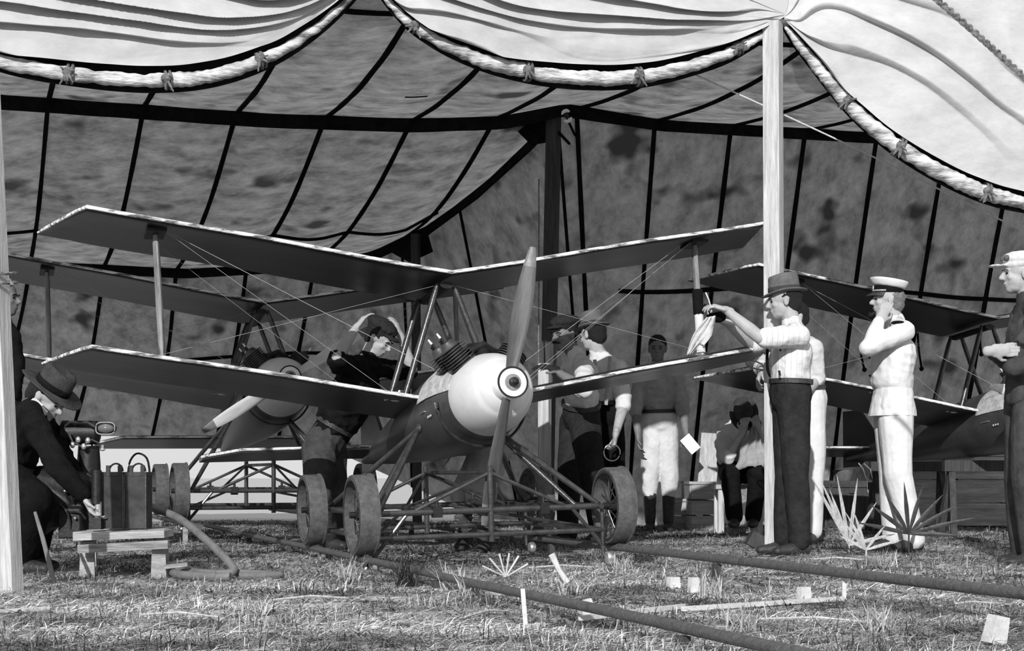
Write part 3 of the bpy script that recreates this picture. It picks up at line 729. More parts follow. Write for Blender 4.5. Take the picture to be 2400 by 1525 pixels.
def dolly(label, loc, rot, saddle_z, px):
    """local: x forward, y right, z up from rail top; front axle x=.645, rear x=-.645; half gauge .71; px: saddle x"""
    D = thing('launch_dolly', label, 'dolly', loc, rot)
    B = lambda mb, n, m='tube_metal', parent=D, **k: mb.build(n, m, parent, world=False, **k)
    G, A = .71, .645; zh = .21
    for x in (A, -A):
        for y in (-G, G): wheel('wheel', D, (x, y, zh))
        mb = MB(); mb.tube([(x, -G - .03, zh), (x, G + .03, zh)], .017, 10); B(mb, 'axle')
        mb = MB(); mb.tube([(x, -G + .06, zh - .13), (x, G - .06, zh - .13)], .015, 10); B(mb, 'lower_rod')
        for y in (-G, G):   # forks with under-rail rollers
            s = 1 if y > 0 else -1
            mb = MB(); mb.tube([(x, y - s * .07, zh + .02), (x, y - s * .07, -.06)], .011, 8); mb.tube([(x, y - s * .07, -.07), (x, y - s * .03, -.07)], .008, 6); f = B(mb, 'guide_fork')
            B(MB().lathe([(-.018, .0), (-.018, .03), (-.01, .036), (.01, .036), (.018, .03), (.018, 0)], (x + .03, y - s * .045, -.075), (0, 1, 0), 16), 'guide_roller', 'bright_metal', f)
    for y in (-G + .09, G - .09):
        mb = MB(); mb.tube([(-A - .02, y, zh), (A + .05, y, zh)], .016, 10); B(mb, 'side_rail')
        mb = MB(); mb.tube([(-A, y, zh - .13), (A, y, zh - .13)], .012, 8); B(mb, 'lower_side_rod')
    for y in (-.30, .30):
        mb = MB(); mb.tube([(-A, y, zh + .01), (A, y, zh + .01)], .014, 8); B(mb, 'inner_rail')
        for x in (-A, A):
            mb = MB(); mb.box((x, y, zh), (.05, .05, .06)); mb.tube([(x, y, zh + .02), (x, y, zh + .07)], .01, 8); B(mb, 'clamp', 'black_metal')
    # saddle struts
    for s in (-1, 1):
        top = V((px + .07, s * .215, saddle_z))
        for e in ((A + .0, s * (G - .09), zh + .01), (A - .28, s * (G - .12), zh), (-A, s * (G - .09), zh), (-.1, s * (G - .09), zh)):
            if e[0] == -.1: continue
            mb = MB(); mb.tube([top, V(top).lerp(V(e), .5), e], [.015, .018, .014], 10); B(mb, 'saddle_strut')
        mb = MB(); mb.ell(top, (.04, .02, .03)); B(mb, 'saddle_lug')
        mb = MB(); mb.tube([(A, s * (G - .25), zh), (A, s * (G - .01), -.08)], .011, 8); B(mb, 'corner_brace')
        mb = MB(); mb.tube([(A, s * (G - .06), zh - .13), (-A, s * .12, zh)], .010, 8); B(mb, 'plan_brace')
    for x in (A, -A):
        mb = MB(); mb.tube([(x, 0, zh - .17), (x, 0, zh + .24)], .017, 10); B(mb, 'king_post')
        for s in (-1, 1):
            mb = MB(); mb.tube([(x, 0, zh + .2), (x, s * .42, zh + .01)], .011, 8); B(mb, 'post_brace')
    mb = MB(); mb.tube([(A, 0, zh + .2), (-A, 0, zh + .2)], .012, 8); B(mb, 'spine_tube')
    for s in (-1, 1):
        mb = MB(); mb.tube([(A, 0, zh + .2), (0, s * .3, zh + .01)], .009, 8); mb.tube([(-A, 0, zh + .2), (0, s * .3, zh + .01)], .009, 8); B(mb, 'spine_brace')
    return D
rotD = (Matrix.Rotation(YAW, 3, 'Z') @ Matrix.Rotation(math.radians(1.65), 3, 'X')).to_euler()
locD = RT * 2.66 + FW * (-8.28 - .645) + V((0, 0, .109))
dolly('four-wheeled tubular launch dolly carrying the nearest biplane', locD, rotD, .665, .645 - (1.12 - .42))
rotB = (Matrix.Rotation(YAW, 3, 'Z')).to_euler()
xb = V(((620 - 1200) * 13.5 / F, 13.5, 0)); nb, fb = xb.dot(RT), xb.dot(FW)
dolly('four-wheeled tubular launch dolly carrying the dark biplane at the left rear', RT * 2.21 + FW * (fb + 1.12 - .645) + V((0, 0, .175)), rotB, .80, .645 - (1.12 - .42))
UP = V((0, 0, 1))
# ================================================================ PEOPLE
def hand(mb, wr, d, nrm, curl=.5, s=1.0, ts=1, spread=.0):
    wr, d = V(wr), V(d).normalized(); nrm = V(nrm); nrm = (nrm - d * nrm.dot(d)).normalized(); sd = d.cross(nrm).normalized()
    mb.cap(wr - d * .03 * s, wr + d * .01 * s, .024 * s, .024 * s, sd, 1.25, 10)
    mb.cap(wr + d * .01 * s, wr + d * .078 * s, .019 * s, .017 * s, sd, 2.1, 12)
    for i, L in enumerate((.070, .079, .073, .057)):
        o = (i - 1.5) * .021 * s; p = wr + d * .080 * s + sd * o; dd = (d + sd * spread * (i - 1.5)).normalized(); a = 0
        for seg, fr in enumerate((.45, .32, .26)):
            a += curl * (.7 + .15 * i) * (1 if seg else .7)
            q = p + (dd * math.cos(a) + nrm * math.sin(a)) * L * fr * s
            mb.cap(p, q, (.0098 - .0012 * seg) * s, (.0090 - .0012 * seg) * s, n=8); p = q
    p = wr + d * .022 * s + sd * ts * .028 * s; q = p + (d * .62 + sd * ts * .55 + nrm * .35).normalized() * .042 * s; mb.cap(p, q, .013 * s, .0105 * s, n=8)
    mb.cap(q, q + (d * .85 + nrm * .5).normalized() * .03 * s, .0105 * s, .008 * s, n=8)
def basis(f, up=V((0, 0, 1))):
    f = V(f).normalized(); r = f.cross(up).normalized(); u = r.cross(f).normalized()
    return f, r, u
def RM(f, r, u): return Matrix(((r.x, f.x, u.x), (r.y, f.y, u.y), (r.z, f.z, u.z)))
def head_prims(mb, c, R, s=1.0, chin=1.0):
    e = lambda x, y, z, rx, ry, rz: mb.ell(c + R @ V((x, y, z)) * s, (rx * s, ry * s, rz * s), R, 16, 12)
    e(0, -.012, .030, .076, .096, .086); e(0, .018, -.035, .062, .070, .072); e(0, .052, -.083, .034, .030, .026 * chin)
    e(0, .030, -.075, .050, .050, .032); e(0, .078, .020, .050, .018, .013); e(0, .060, -.015, .050, .030, .035)
    e(.036, .062, -.022, .020, .018, .018); e(-.036, .062, -.022, .020, .018, .018)
    mb.cap(c + R @ V((0, .088, .012)) * s, c + R @ V((0, .108, -.022)) * s, .009 * s, .014 * s, n=10)
    e(0, .093, -.028, .017, .013, .009)
    e(0, .082, -.054, .024, .013, .007); e(0, .080, -.065, .020, .012, .007)
    for k in (-1, 1):
        e(k * .076, -.008, -.006, .010, .019, .031); e(k * .080, -.016, .008, .008, .014, .018)
def face_bits(root, c, R, s=1.0, mous=False, brow='hair'):
    mb = MB()
    for k in (-1, 1): mb.ell(c + R @ V((k * .031, .0805, .002)) * s, (.012 * s, .008 * s, .006 * s), R, 10, 6)
    mb.build('eyes', 'eye_dark', root)
    mb = MB()
    for k in (-1, 1): mb.tube([c + R @ V((k * .014, .094, .020)) * s, c + R @ V((k * .033, .092, .026)) * s, c + R @ V((k * .052, .078, .018)) * s], [.003, .0045, .002], 6)
    mb.build('eyebrows', brow, root)
    mb = MB(); mb.tube([c + R @ V((-.021, .086, -.0595)) * s, c + R @ V((0, .0955, -.0590)) * s, c + R @ V((.021, .086, -.0595)) * s], [.001, .0028, .001], 5)
    mb.build('mouth_line', 'leather_mid', root)
    if mous:
        mb = MB(); mb.tube([c + R @ V((-.034, .078, -.050)) * s, c + R @ V((-.012, .100, -.042)) * s, c + R @ V((.012, .100, -.042)) * s, c + R @ V((.034, .078, -.050)) * s], [.004, .009, .009, .004], 8)
        mb.build('moustache', 'hair', root)
def hair_cap(root, c, R, m='hair', s=1.0, low=False, name='hair'):
    mb = MB(); mb.ell(c + R @ V((0, -.022, .040)) * s, (.081 * s, .094 * s, .084 * s), R, 18, 12)
    mb.ell(c + R @ V((0, -.055, -.005)) * s, (.070 * s, .056 * s, .062 * s), R, 14, 10)
    me = blob(mb, .007, 2, fold=.004, fscale=30); link_mesh(name, me, m, root)
def lathe_R(mb, prof, c, R, n=36, kx=1.0, ky=1.0, curl=None):
    """profile (radius, height) about head up axis; elliptical; curl(angle, radius) lifts"""
    vs = []; 
    for r, z in prof:
        for j in range(n):
            a = 2 * math.pi * j / n; zz = z + (curl(a, r) if curl else 0)
            vs.append(c + R @ V((math.cos(a) * r * kx, math.sin(a) * r * ky, zz)))
    m = len(prof); fs = [(i * n + j, i * n + (j + 1) % n, (i + 1) * n + (j + 1) % n, (i + 1) * n + j) for i in range(m - 1) for j in range(n)]
    fs += [tuple(range(n))[::-1], tuple((m - 1) * n + j for j in range(n))]
    return mb.add(vs, fs)
def hat(root, c, R, kind, m, band='felt_dark', s=1.0, name='hat', parent=True):
    """c: head centre"""
    h = None
    if kind in ('fedora', 'campaign'):
        br = .140 if kind == 'fedora' else .175; H = .125 if kind == 'fedora' else .12
        base = c + R @ V((0, -.008, .052)) * s
        cu = (lambda a, r: (max(0, r - .09) * (.28 * abs(math.cos(a)) ** 2 * 1.2 - .30 * max(0, math.sin(a)) + .12 * max(0, -math.sin(a))))) if kind == 'fedora' else (lambda a, r: max(0, r - .09) * .12 * math.cos(2 * a + .6))
        mb = MB(); lathe_R(mb, [(.07, -.004), (br * .97, -.004), (br, 0), (br * .97, .005), (.092, .005), (.088, .02)], base, R, 44, .86, 1.06, cu)
        mb.build('hat_brim' if parent else 'brim', m, h or root, sharp=180)
        def dent(a, r): return 0
        mb = MB(); pr = [(.086, .0), (.089, .012), (.088, .05), (.085, H * .8), (.079, H * .97), (.066, H), (.040, H * .90), (.012, H * .84)]
        lathe_R(mb, pr, base, R, 36, .92, 1.12, lambda a, r: (-.012 * max(0, math.sin(a)) * (1 if r < .08 else 0)))
        cr = mb.build('hat_crown' if parent else 'crown', m, root, sharp=180)
        mb = MB(); lathe_R(mb, [(.0885, .006), (.0925, .008), (.0915, .040), (.0875, .042)], base, R, 36, .92, 1.12); mb.build('hat_band' if parent else 'band', band, root, sharp=180)
    elif kind == 'cap':     # soft flat cap
        mb = MB(); mb.ell(c + R @ V((0, -.012, .085)) * s, (.098, .122, .050), R, 20, 12); mb.ell(c + R @ V((0, -.008, .052)), (.084, .104, .05), R, 20, 12)
        mb.ell(c + R @ V((0, .105, .048)), (.062, .052, .010), R, 16, 8)
        link_mesh(name, blob(mb, .006, 2, fold=.004, fscale=22), m, root)
    elif kind == 'officer':
        base = c + R @ V((0, -.005, .050))
        mb = MB(); lathe_R(mb, [(.084, 0), (.088, .004), (.090, .042), (.086, .046)], base, R, 36, .92, 1.12); mb.build('cap_band', 'cloth_black', root, sharp=180)
        mb = MB(); lathe_R(mb, [(.089, .038), (.100, .050), (.112, .076), (.113, .088), (.09, .093), (.03, .094)], base, R, 36, .95, 1.12, lambda a, r: .012 * math.sin(a)); mb.build('cap_crown', 'uniform_white', root, sharp=180)
        mb = MB(); g = []
        for i in range(4):
            t = i / 3; g.append([base + R @ V((math.cos(a) * (.078 + .01 * t), math.sin(a) * (.098 + .052 * t), .006 - .030 * t)) for a in np.linspace(.35, math.pi - .35, 15)])
        mb.sheet(g, .004, R @ V((0, 0, -1))); mb.build('visor', 'leather', root, sharp=180)
        mb = MB(); mb.tube([base + R @ V((math.cos(a) * .086, math.sin(a) * .106, .010)) for a in np.linspace(.3, math.pi - .3, 14)], .005, 6)
        mb.ell(base + R @ V((0, .104, .030)), (.016, .006, .016), R, 10, 6); mb.build('cap_badge', 'fairing_skin', root)
    elif kind == 'workcap':
        mb = MB(); mb.ell(c + R @ V((0, -.010, .085)), (.092, .112, .045), R, 20, 12); mb.ell(c + R @ V((0, -.006, .055)), (.083, .103, .045), R, 20, 12)
        mb.ell(c + R @ V((0, .12, .045)), (.058, .060, .007), R, 16, 8)
        link_mesh(name, blob(mb, .006, 2, fold=.004, fscale=18), m, root)
        mb = MB(); mb.ell(c + R @ V((-.052, .088, .085)), (.022, .018, .018), R, 10, 6); mb.ell(c + R @ V((0, .104, .085)), (.016, .008, .014), R, 10, 6); mb.build('cap_badge', 'felt_grey', root)
def person(label, Y, J, f, headf, up=V((0, 0, 1)), skin='skin', shirt=None, trousers=None, sleeve='short', tuck=True, vox=.009, shoes=True, hands=None, k=1.0, fold=.009, belly=0, flare=0, face=True, mous=False, tors=1.0, legk=1.0, seed=1, group=None, hem=None, brow='hair', boots=None, shoe_m='leather', cutz=None):
    """J: joints as (px, py[, depth]); f: facing of the body; headf: facing of the head"""
    Q = {a: P(q[0], q[1], q[2] if len(q) > 2 else Y) for a, q in J.items()}
    foot = (Q['anN'] + Q['anF']) / 2; base = V((foot.x, foot.y, min(Q['anN'].z, Q['anF'].z) - .09 * k))
    root = thing('person', label, 'person', base, group=group); root['pose'] = ''
    del root['pose']
    w = (Q['shN'] - Q['shF']); w.z *= 1; w.normalize(); f = V(f).normalized()
    hw = (Q['hiN'] - Q['hiF']).normalized()
    ch, pe, nk, hd = Q['chest'], Q['pelvis'], Q['neck'], Q['head']
    waist = pe.lerp(ch, .45)
    H = basis(headf, up); R = RM(*H)
    # ---- body: one continuous skin
    mb = MB(); head_prims(mb, hd, R, k)
    mb.cap(nk, hd + R @ V((0, -.02, -.05)) * k, .058 * k, .052 * k)
    if True:
        mb.cap(pe, waist, .095 * k, .090 * k, hw, 1.3); mb.cap(waist, ch, .095 * k, .105 * k, w, 1.35); mb.cap(ch, nk, .105 * k, .055 * k, w, 1.4)
        mb.cap(Q['shF'], Q['shN'], .045 * k, .045 * k)
    for e in 'NF':
        mb.cap(Q['sh' + e], Q['el' + e], .047 * k, .040 * k); m_ = Q['el' + e].lerp(Q['wr' + e], .3)
        mb.cap(Q['el' + e], m_, .040 * k, .042 * k); mb.cap(m_, Q['wr' + e], .042 * k, .026 * k)
        if hands and e in hands:
            hh = hands[e]; hand(mb, Q['wr' + e], hh[0], hh[1], hh[2] if len(hh) > 2 else .5, k, hh[3] if len(hh) > 3 else 1)
        if 'kn' + e in Q:
            mb.cap(Q['hi' + e], Q['kn' + e], .075 * k, .050 * k); mb.cap(Q['kn' + e], Q['an' + e], .052 * k, .034 * k)
            mb.cap(Q['hi' + e], pe, .07 * k, .08 * k)
    link_mesh('body', blob(mb, vox * .75, 3), skin, root)
    if face: face_bits(root, hd, R, k, mous, brow)
    # ---- shirt
    if shirt:
        d = .016; mb = MB()
        bot = pe if tuck else pe - (ch - pe) * (flare or .35)
        mb.cap(pe.lerp(ch, .06) if tuck else pe, waist, .108 * k * tors, .120 * k * tors, hw, 1.3); mb.cap(waist + f * belly, ch, .122 * k * tors, .128 * k * tors, w, 1.36)
        mb.cap(ch, nk - (nk - ch) * .18, .122 * k * tors, .068 * k, w, 1.45); mb.cap(Q['shF'], Q['shN'], .062 * k, .062 * k)
        for e in 'NF': mb.cap(nk + (ch - nk) * .12, Q['sh' + e] + UP * .004, .056 * k, .064 * k)
        mb.cap(nk - (nk - ch) * .1, nk + (hd - nk) * .12, .066 * k, .062 * k)
        if not tuck: mb.cap(pe, bot, .125 * k * tors, .150 * k * tors, hw, 1.25)
        for e in 'NF':
            a, b_, c_ = Q['sh' + e], Q['el' + e], Q['wr' + e]
            if sleeve == 'long': mb.cap(a, b_, .068 * k, .056 * k); mb.cap(b_, b_.lerp(c_, .93), .056 * k, .040 * k)
            elif sleeve == 'rolled':
                mb.cap(a, b_, .070 * k, .060 * k)
                q = b_.lerp(c_, .10); mb.cap(q, b_, .054 * k, .060 * k)
            elif sleeve == 'short': mb.cap(a, a.lerp(b_, .85), .070 * k, .064 * k)
        me = blob(mb, vox, 3, fold=fold, fscale=10, seed=seed, fstretch=(.8, .8, 1.5)); 
        if cutz is not None:
            bm = bmesh.new(); bm.from_mesh(me); bmesh.ops.bisect_plane(bm, geom=bm.verts[:] + bm.edges[:] + bm.faces[:], plane_co=(0, 0, cutz), plane_no=(0, 0, -1), clear_outer=True)
            bmesh.ops.holes_fill(bm, edges=[e_ for e_ in bm.edges if e_.is_boundary]); bm.to_mesh(me); bm.free()
        so = link_mesh('shirt' if tuck else 'jacket', me, shirt, root); me.set_sharp_from_angle(angle=1.0)
    if trousers:
        mb = MB(); mb.cap(pe.lerp(waist, .30), pe, .131 * k, .134 * k, hw, 1.32)
        for e in 'NF':
            lk = legk; stop = boots if boots else 1.03
            if 'kn' + e not in Q: continue
            mb.cap(pe.lerp(Q['hi' + e], .7), Q['kn' + e], .105 * k * lk, .080 * k * lk)
            if boots: mb.cap(Q['kn' + e], Q['kn' + e].lerp(Q['an' + e], boots), .080 * k * lk, .062 * k)
            else: mb.cap(Q['kn' + e], Q['kn' + e].lerp(Q['an' + e], 1.0), .078 * k * lk, .066 * k * lk)
        me = blob(mb, vox, 4, fold=fold * .8, fscale=6, seed=seed + 5, fstretch=(1, 1, .6)); link_mesh('trousers', me, trousers, root)
    if trousers and tuck:
        ax = (waist - pe).normalized(); w2 = (hw - ax * hw.dot(ax)).normalized(); f2 = ax.cross(w2); bc = pe.lerp(waist, .68)
        mb = MB(); n_ = 28; vs = []
        for dr, dz in ((-.010, -.016), (.010, -.015), (.010, .015), (-.010, .016)):
            for i in range(n_):
                a = 2 * math.pi * i / n_; vs.append(bc + w2 * (math.cos(a) * (.127 + dr) * 1.30 * k) + f2 * (math.sin(a) * (.128 + dr) * k) + ax * (dz * k))
        mb.add(vs, [(i * n_ + j, i * n_ + (j + 1) % n_, (i + 1) % 4 * n_ + (j + 1) % n_, (i + 1) % 4 * n_ + j) for i in range(4) for j in range(n_)])
        mb.build('belt', 'leather', root)
    if shoes:
        for e in 'NF':
            if 'to' + e not in Q: continue
            a = Q['an' + e]; t = Q['to' + e]; d = t - a; d.z = 0; d.normalize(); s0 = V((a.x, a.y, 0)) + V((0, 0, max(.0, min(a.z - .09 * k, .6))))
            mb = MB(); mb.cap(s0 - d * .05 * k + V((0, 0, .035)), s0 + d * .06 * k + V((0, 0, .038)), .036 * k, .040 * k, d.cross(V((0, 0, 1))), 1.05)
            mb.cap(s0 + d * .06 * k + V((0, 0, .034)), s0 + d * .165 * k + V((0, 0, .026)), .040 * k, .026 * k, d.cross(V((0, 0, 1))), 1.35)
            mb.cap(s0 + V((0, 0, .05)), a + V((0, 0, .03)), .040 * k, .042 * k)
            me = blob(mb, .008, 3); sh = link_mesh('shoe', me, shoe_m, root)
            if boots:
                m2 = MB(); q = Q['kn' + e].lerp(a, boots * .92); m2.cap(q, a, .060 * k, .046 * k); link_mesh('boot_shaft' if boots < .7 else 'legging', blob(m2, .009, 3, fold=.003, fscale=20), shoe_m, root)
    return root, Q, R
L_ = V((-1, 0, 0))
# --- man in fedora
r, Q, R = person('man in grey fedora and striped white shirt, both arms raised to the wing strut', 10.3,
    dict(head=(1838, 706), neck=(1858, 762), chest=(1856, 826), pelvis=(1853, 925), shN=(1872, 788, 10.12), shF=(1848, 786, 10.46), elN=(1782, 792, 10.02), wrN=(1702, 726, 10.05),
         elF=(1762, 806, 10.4), wrF=(1704, 756, 10.25), hiN=(1862, 945, 10.2), hiF=(1846, 945, 10.4), knN=(1866, 1110, 10.18), knF=(1846, 1110, 10.36), anN=(1874, 1266, 10.2), anF=(1838, 1268, 10.42),
         toN=(1830, 1290, 10.15), toF=(1800, 1290, 10.4)), L_, V((-1, .12, -.10)), shirt='shirt_striped', trousers='cloth_dark', sleeve='short', fold=.008, tors=1.0, belly=.010, legk=1.02, vox=.008, seed=2,
    hands={'N': (V((-.95, 0, .28)), V((-.15, .2, -1)), .55, -1), 'F': (V((-1, -.05, .25)), V((0, -.3, 1)), .5, 1)})
hat(r, Q['head'], R, 'fedora', 'felt_grey')
hair_cap(r, Q['head'] + R @ V((0, -.004, -.012)), R, 'hair', .97)
mb = MB(); mb.tube(cat_rom([P(1818, 768, 10.25), P(1802, 792, 10.2), P(1798, 830, 10.18), P(1799, 862, 10.18), P(1805, 884, 10.18)], 14), [.014, .016, .018, .020, .022, .024, .026, .027, .028, .028, .027, .025, .020, .010], 8, flat=1, wide=.35, hint=V((0, 1, 0))); mb.build('necktie', 'cloth_black', r)
mb = MB(); mb.tube([P(1829, 802, 10.12), P(1829, 823, 10.12)], .006, 6); mb.tube([P(1826, 868, 10.12), P(1828, 880, 10.12)], .008, 6); mb.build('pocket_pen', 'black_metal', r)
# --- man in white behind him
r, Q, R = person('man in white shirt and white trousers standing hidden behind the man in fedora', 11.9,
    dict(head=(1862, 745), neck=(1872, 790), chest=(1880, 850), pelvis=(1893, 940), shN=(1905, 815, 11.75), shF=(1842, 815, 12.05), elN=(1915, 888, 11.8), wrN=(1880, 930, 11.6), elF=(1785, 860, 11.7), wrF=(1785, 868, 11.5),
         hiN=(1905, 950, 11.8), hiF=(1878, 950, 12), knN=(1908, 1100, 11.8), knF=(1880, 1100, 12), anN=(1905, 1243, 11.8), anF=(1880, 1243, 12), toN=(1880, 1262, 11.6), toF=(1860, 1262, 11.8)),
    V((-.8, -.4, 0)), V((-1, -.3, -.1)), shirt='cloth_white', trousers='uniform_white', sleeve='rolled', vox=.010, seed=3, hands={'F': (V((-.4, -.2, -1)), V((1, 0, 0)), .6), 'N': (V((-1, -.3, 0)), V((0, 0, 1)), .5)})
hair_cap(r, Q['head'], R)
mb = MB(); c = P(1770, 855, 11.45)
mb.tube([c + V((.068 * math.cos(a), 0, .026 * math.sin(a) - .02 * math.cos(a))) for a in [i * math.pi / 12 for i in range(24)]], .006, 6, closed=True, flat=1)
o = solo(mb, 'strap_loop', 'leather', 'dark loop of strap held at chest height behind the front post', 'strap')
# --- naval officer
r, Q, R = person('naval officer in white uniform and peaked cap, hand on cheek', 10.9,
    dict(head=(2080, 704), neck=(2100, 755), chest=(2096, 830), pelvis=(2093, 935), shN=(2120, 776, 10.72), shF=(2080, 776, 11.1), elN=(2034, 815, 10.62), wrN=(2062, 752, 10.70), elF=(2040, 808, 11.1), wrF=(2074, 764, 11.12),
         hiN=(2100, 958, 10.8), hiF=(2086, 958, 11.02), knN=(2104, 1110, 10.8), knF=(2092, 1110, 11.0), anN=(2140, 1262, 10.82), anF=(2094, 1262, 11.0), toN=(2100, 1285, 10.75), toF=(2060, 1285, 10.95)),
    L_, V((-1, .05, .05)), shirt='uniform_white', trousers='uniform_white', sleeve='long', tuck=False, flare=.55, cutz=P(0, 975, 10.9).z, vox=.008, fold=.006, legk=1.16, tors=1.10, seed=4, brow='hair_fair',
    hands={'N': (V((.42, .02, .9)), V((.1, 1, 0)), .22, -1), 'F': (V((.3, 0, .8)), V((0, -1, 0)), .6, 1)}, belly=.02)
hat(r, Q['head'], R, 'officer', 'uniform_white'); hair_cap(r, Q['head'] + R @ V((0, -.006, -.02)), R, 'hair_fair', .96)
mb = MB(); mb.ell(P(2105, 756, 10.70), (.048, .03, .014)); mb.build('shoulder_board', 'cloth_black', r, label='black shoulder board')
mb = MB()
for y in (800, 838, 880, 920): mb.ell(P(2037 + (y - 800) * .02, y, 10.9), (.008, .008, .008))
mb.build('buttons', 'felt_dark', r)
mb = MB(); mb.tube([P(2052, 730, 10.88), P(2042, 738, 10.86), P(2036, 736, 10.86)], [.006, .012, .018], 8); solo(mb, 'tobacco_pipe', 'black_metal', 'small dark pipe in the mouth of the naval officer', 'pipe')
# --- worker at right edge
r, Q, R = person('worker in pale cap and dark overalls with crossed arms at the right edge', 9.1,
    dict(head=(2392, 642), neck=(2412, 702), chest=(2415, 790), pelvis=(2412, 935), shN=(2440, 738, 8.9), shF=(2398, 738, 9.3), elN=(2374, 858, 8.86), wrN=(2430, 852, 8.8), elF=(2372, 850, 9.15), wrF=(2326, 822, 8.82),
         hiN=(2425, 950, 9.0), hiF=(2400, 950, 9.22), knN=(2408, 1130, 8.95), knF=(2388, 1130, 9.2), anN=(2425, 1295, 9.0), anF=(2400, 1292, 9.2), toN=(2385, 1315, 8.95), toF=(2365, 1315, 9.15)),
    L_, V((-1, .1, 0)), shirt='cloth_mid', trousers='cloth_mid', sleeve='long', vox=.0075, seed=6, tors=1.0, legk=1.08, fold=.009, brow='hair_fair', hands={'F': (V((1, -.12, .06)), V((0, 1, 0)), .22, -1)})
hat(r, Q['head'], R, 'workcap', 'cloth_white'); hair_cap(r, Q['head'] + R @ V((0, -.01, -.02)), R, 'hair', .96)
mb = MB(); mb.cap(Q['pelvis'] + V((-.09, -.05, 0)), Q['chest'] + V((-.085, -.05, -.03)), .05, .05, V((0, 1, 0)), 2.2); link_mesh('overall_bib', blob(mb, .01, 3, .006), 'cloth_mid', r)
# --- standing man behind
r, Q, R = person('man in grey shirt and pale breeches standing by the back wall holding paper', 14.5,
    dict(head=(1541, 818), neck=(1541, 862), chest=(1543, 905), pelvis=(1545, 990), shN=(1502, 882), shF=(1586, 882), elN=(1489, 960, 14.4), wrN=(1496, 1025, 14.3), elF=(1601, 960, 14.4), wrF=(1608, 1015, 14.3),
         hiN=(1527, 1005), hiF=(1566, 1005), knN=(1523, 1120), knF=(1568, 1120), anN=(1524, 1222), anF=(1566, 1222), toN=(1518, 1240, 14.2), toF=(1572, 1240, 14.2)),
    V((0, -1, 0)), V((-.15, -1, -.05)), skin='skin_tan', shirt='cloth_grey', trousers='cloth_white', sleeve='rolled', vox=.010, seed=7, boots=.35, legk=1.05,
    hands={'N': (V((.1, -.1, -1)), V((1, -.3, 0)), .5), 'F': (V((0, -.1, -1)), V((-1, -.3, 0)), .7, -1)})
hair_cap(r, Q['head'] + R @ V((0, 0, .008)), R)
mb = MB(); mb.box(P(1618, 1040, 14.2), (.10, .006, .16), Matrix.Rotation(-.7, 3, 'Y')); solo(mb, 'folded_paper', 'paper', 'folded white paper held by the man in pale breeches', 'paper', smooth=False)
# --- moustached man
r, Q, R = person('man with moustache and dark cap leaning over the right lower wing', 11.6,
    dict(head=(1322, 786), neck=(1352, 836), chest=(1362, 880), pelvis=(1362, 975, 11.7), shN=(1368, 862, 11.42), shF=(1345, 850, 11.8), elN=(1370, 912, 11.1), wrN=(1308, 872, 11.25), elF=(1320, 900, 11.6), wrF=(1296, 862, 11.5),
         hiN=(1372, 990, 11.6), hiF=(1345, 990, 11.85), knN=(1385, 1095, 11.2), knF=(1335, 1110, 11.7), anN=(1405, 1240, 11.6), anF=(1330, 1250, 11.9), toN=(1375, 1270, 11.4), toF=(1300, 1272, 11.7)),
    V((-1, -.2, 0)), V((-.72, -.66, -.12)), skin='skin_tan', shirt='cloth_white', trousers='cloth_dark', sleeve='rolled', vox=.009, seed=8, fold=.01, mous=True, legk=1.12,
    hands={'N': (V((-.9, -.1, .45)), V((0, .3, -1)), .5, 1), 'F': (V((-1, -.1, .2)), V((0, 0, -1)), .5)})
hair_cap(r, Q['head'] + R @ V((0, 0, .01)), R); hat(r, Q['head'] + R @ V((0, -.01, .012)), R, 'cap', 'cloth_dark')
# --- man in hat behind him
r, Q, R = person('man in dark hat and suspenders seen from behind beside the moustached man', 12.1,
    dict(head=(1388, 785), neck=(1402, 832), chest=(1412, 880), pelvis=(1418, 975), shN=(1448, 862, 12.0), shF=(1375, 862, 12.3), elN=(1462, 945, 11.9), wrN=(1443, 1018, 11.7), elF=(1360, 930, 12.2), wrF=(1340, 960, 12),
         hiN=(1436, 990), hiF=(1400, 990, 12.2), knN=(1440, 1120, 11.95), knF=(1405, 1120, 12.2), anN=(1445, 1245, 12.1), anF=(1405, 1245, 12.3), toN=(1425, 1265, 12.3), toF=(1385, 1265, 12.5)),
    V((-.5, .8, 0)), V((-.6, .6, -.15)), shirt='cloth_white', trousers='cloth_black', sleeve='rolled', vox=.010, seed=9, fold=.009, hands={'N': (V((-.15, 0, -1)), V((-1, 0, 0)), 1.0)})
hat(r, Q['head'], R, 'fedora', 'felt_grey'); hair_cap(r, Q['head'] + R @ V((0, -.006, -.015)), R)
mb = MB()
for a, b in (((1428, 838), (1418, 950)), ((1392, 845), (1400, 950))):
    p0, p1 = P(a[0], a[1], 12), P(b[0], b[1], 11.96); pts = [p0.lerp(p1, i / 6) + V((0, -.185 * (1 - .25 * abs(i - 3) / 3) + .03, 0)) for i in range(7)]; mb.tube(pts, .014, 6, flat=.3, hint=V((0, 1, 0)))
mb.build('suspenders', 'cloth_grey', r)
mb = MB(); c = P(1434, 1060, 11.68); mb.tube([c + V((.060 * math.cos(a), .02 * math.cos(a), .060 * math.sin(a))) for a in [i * math.pi / 14 for i in range(28)]], .005, 6, closed=True)
solo(mb, 'metal_ring', 'bright_metal', 'thin bright metal ring hanging from the lowered hand', 'ring')
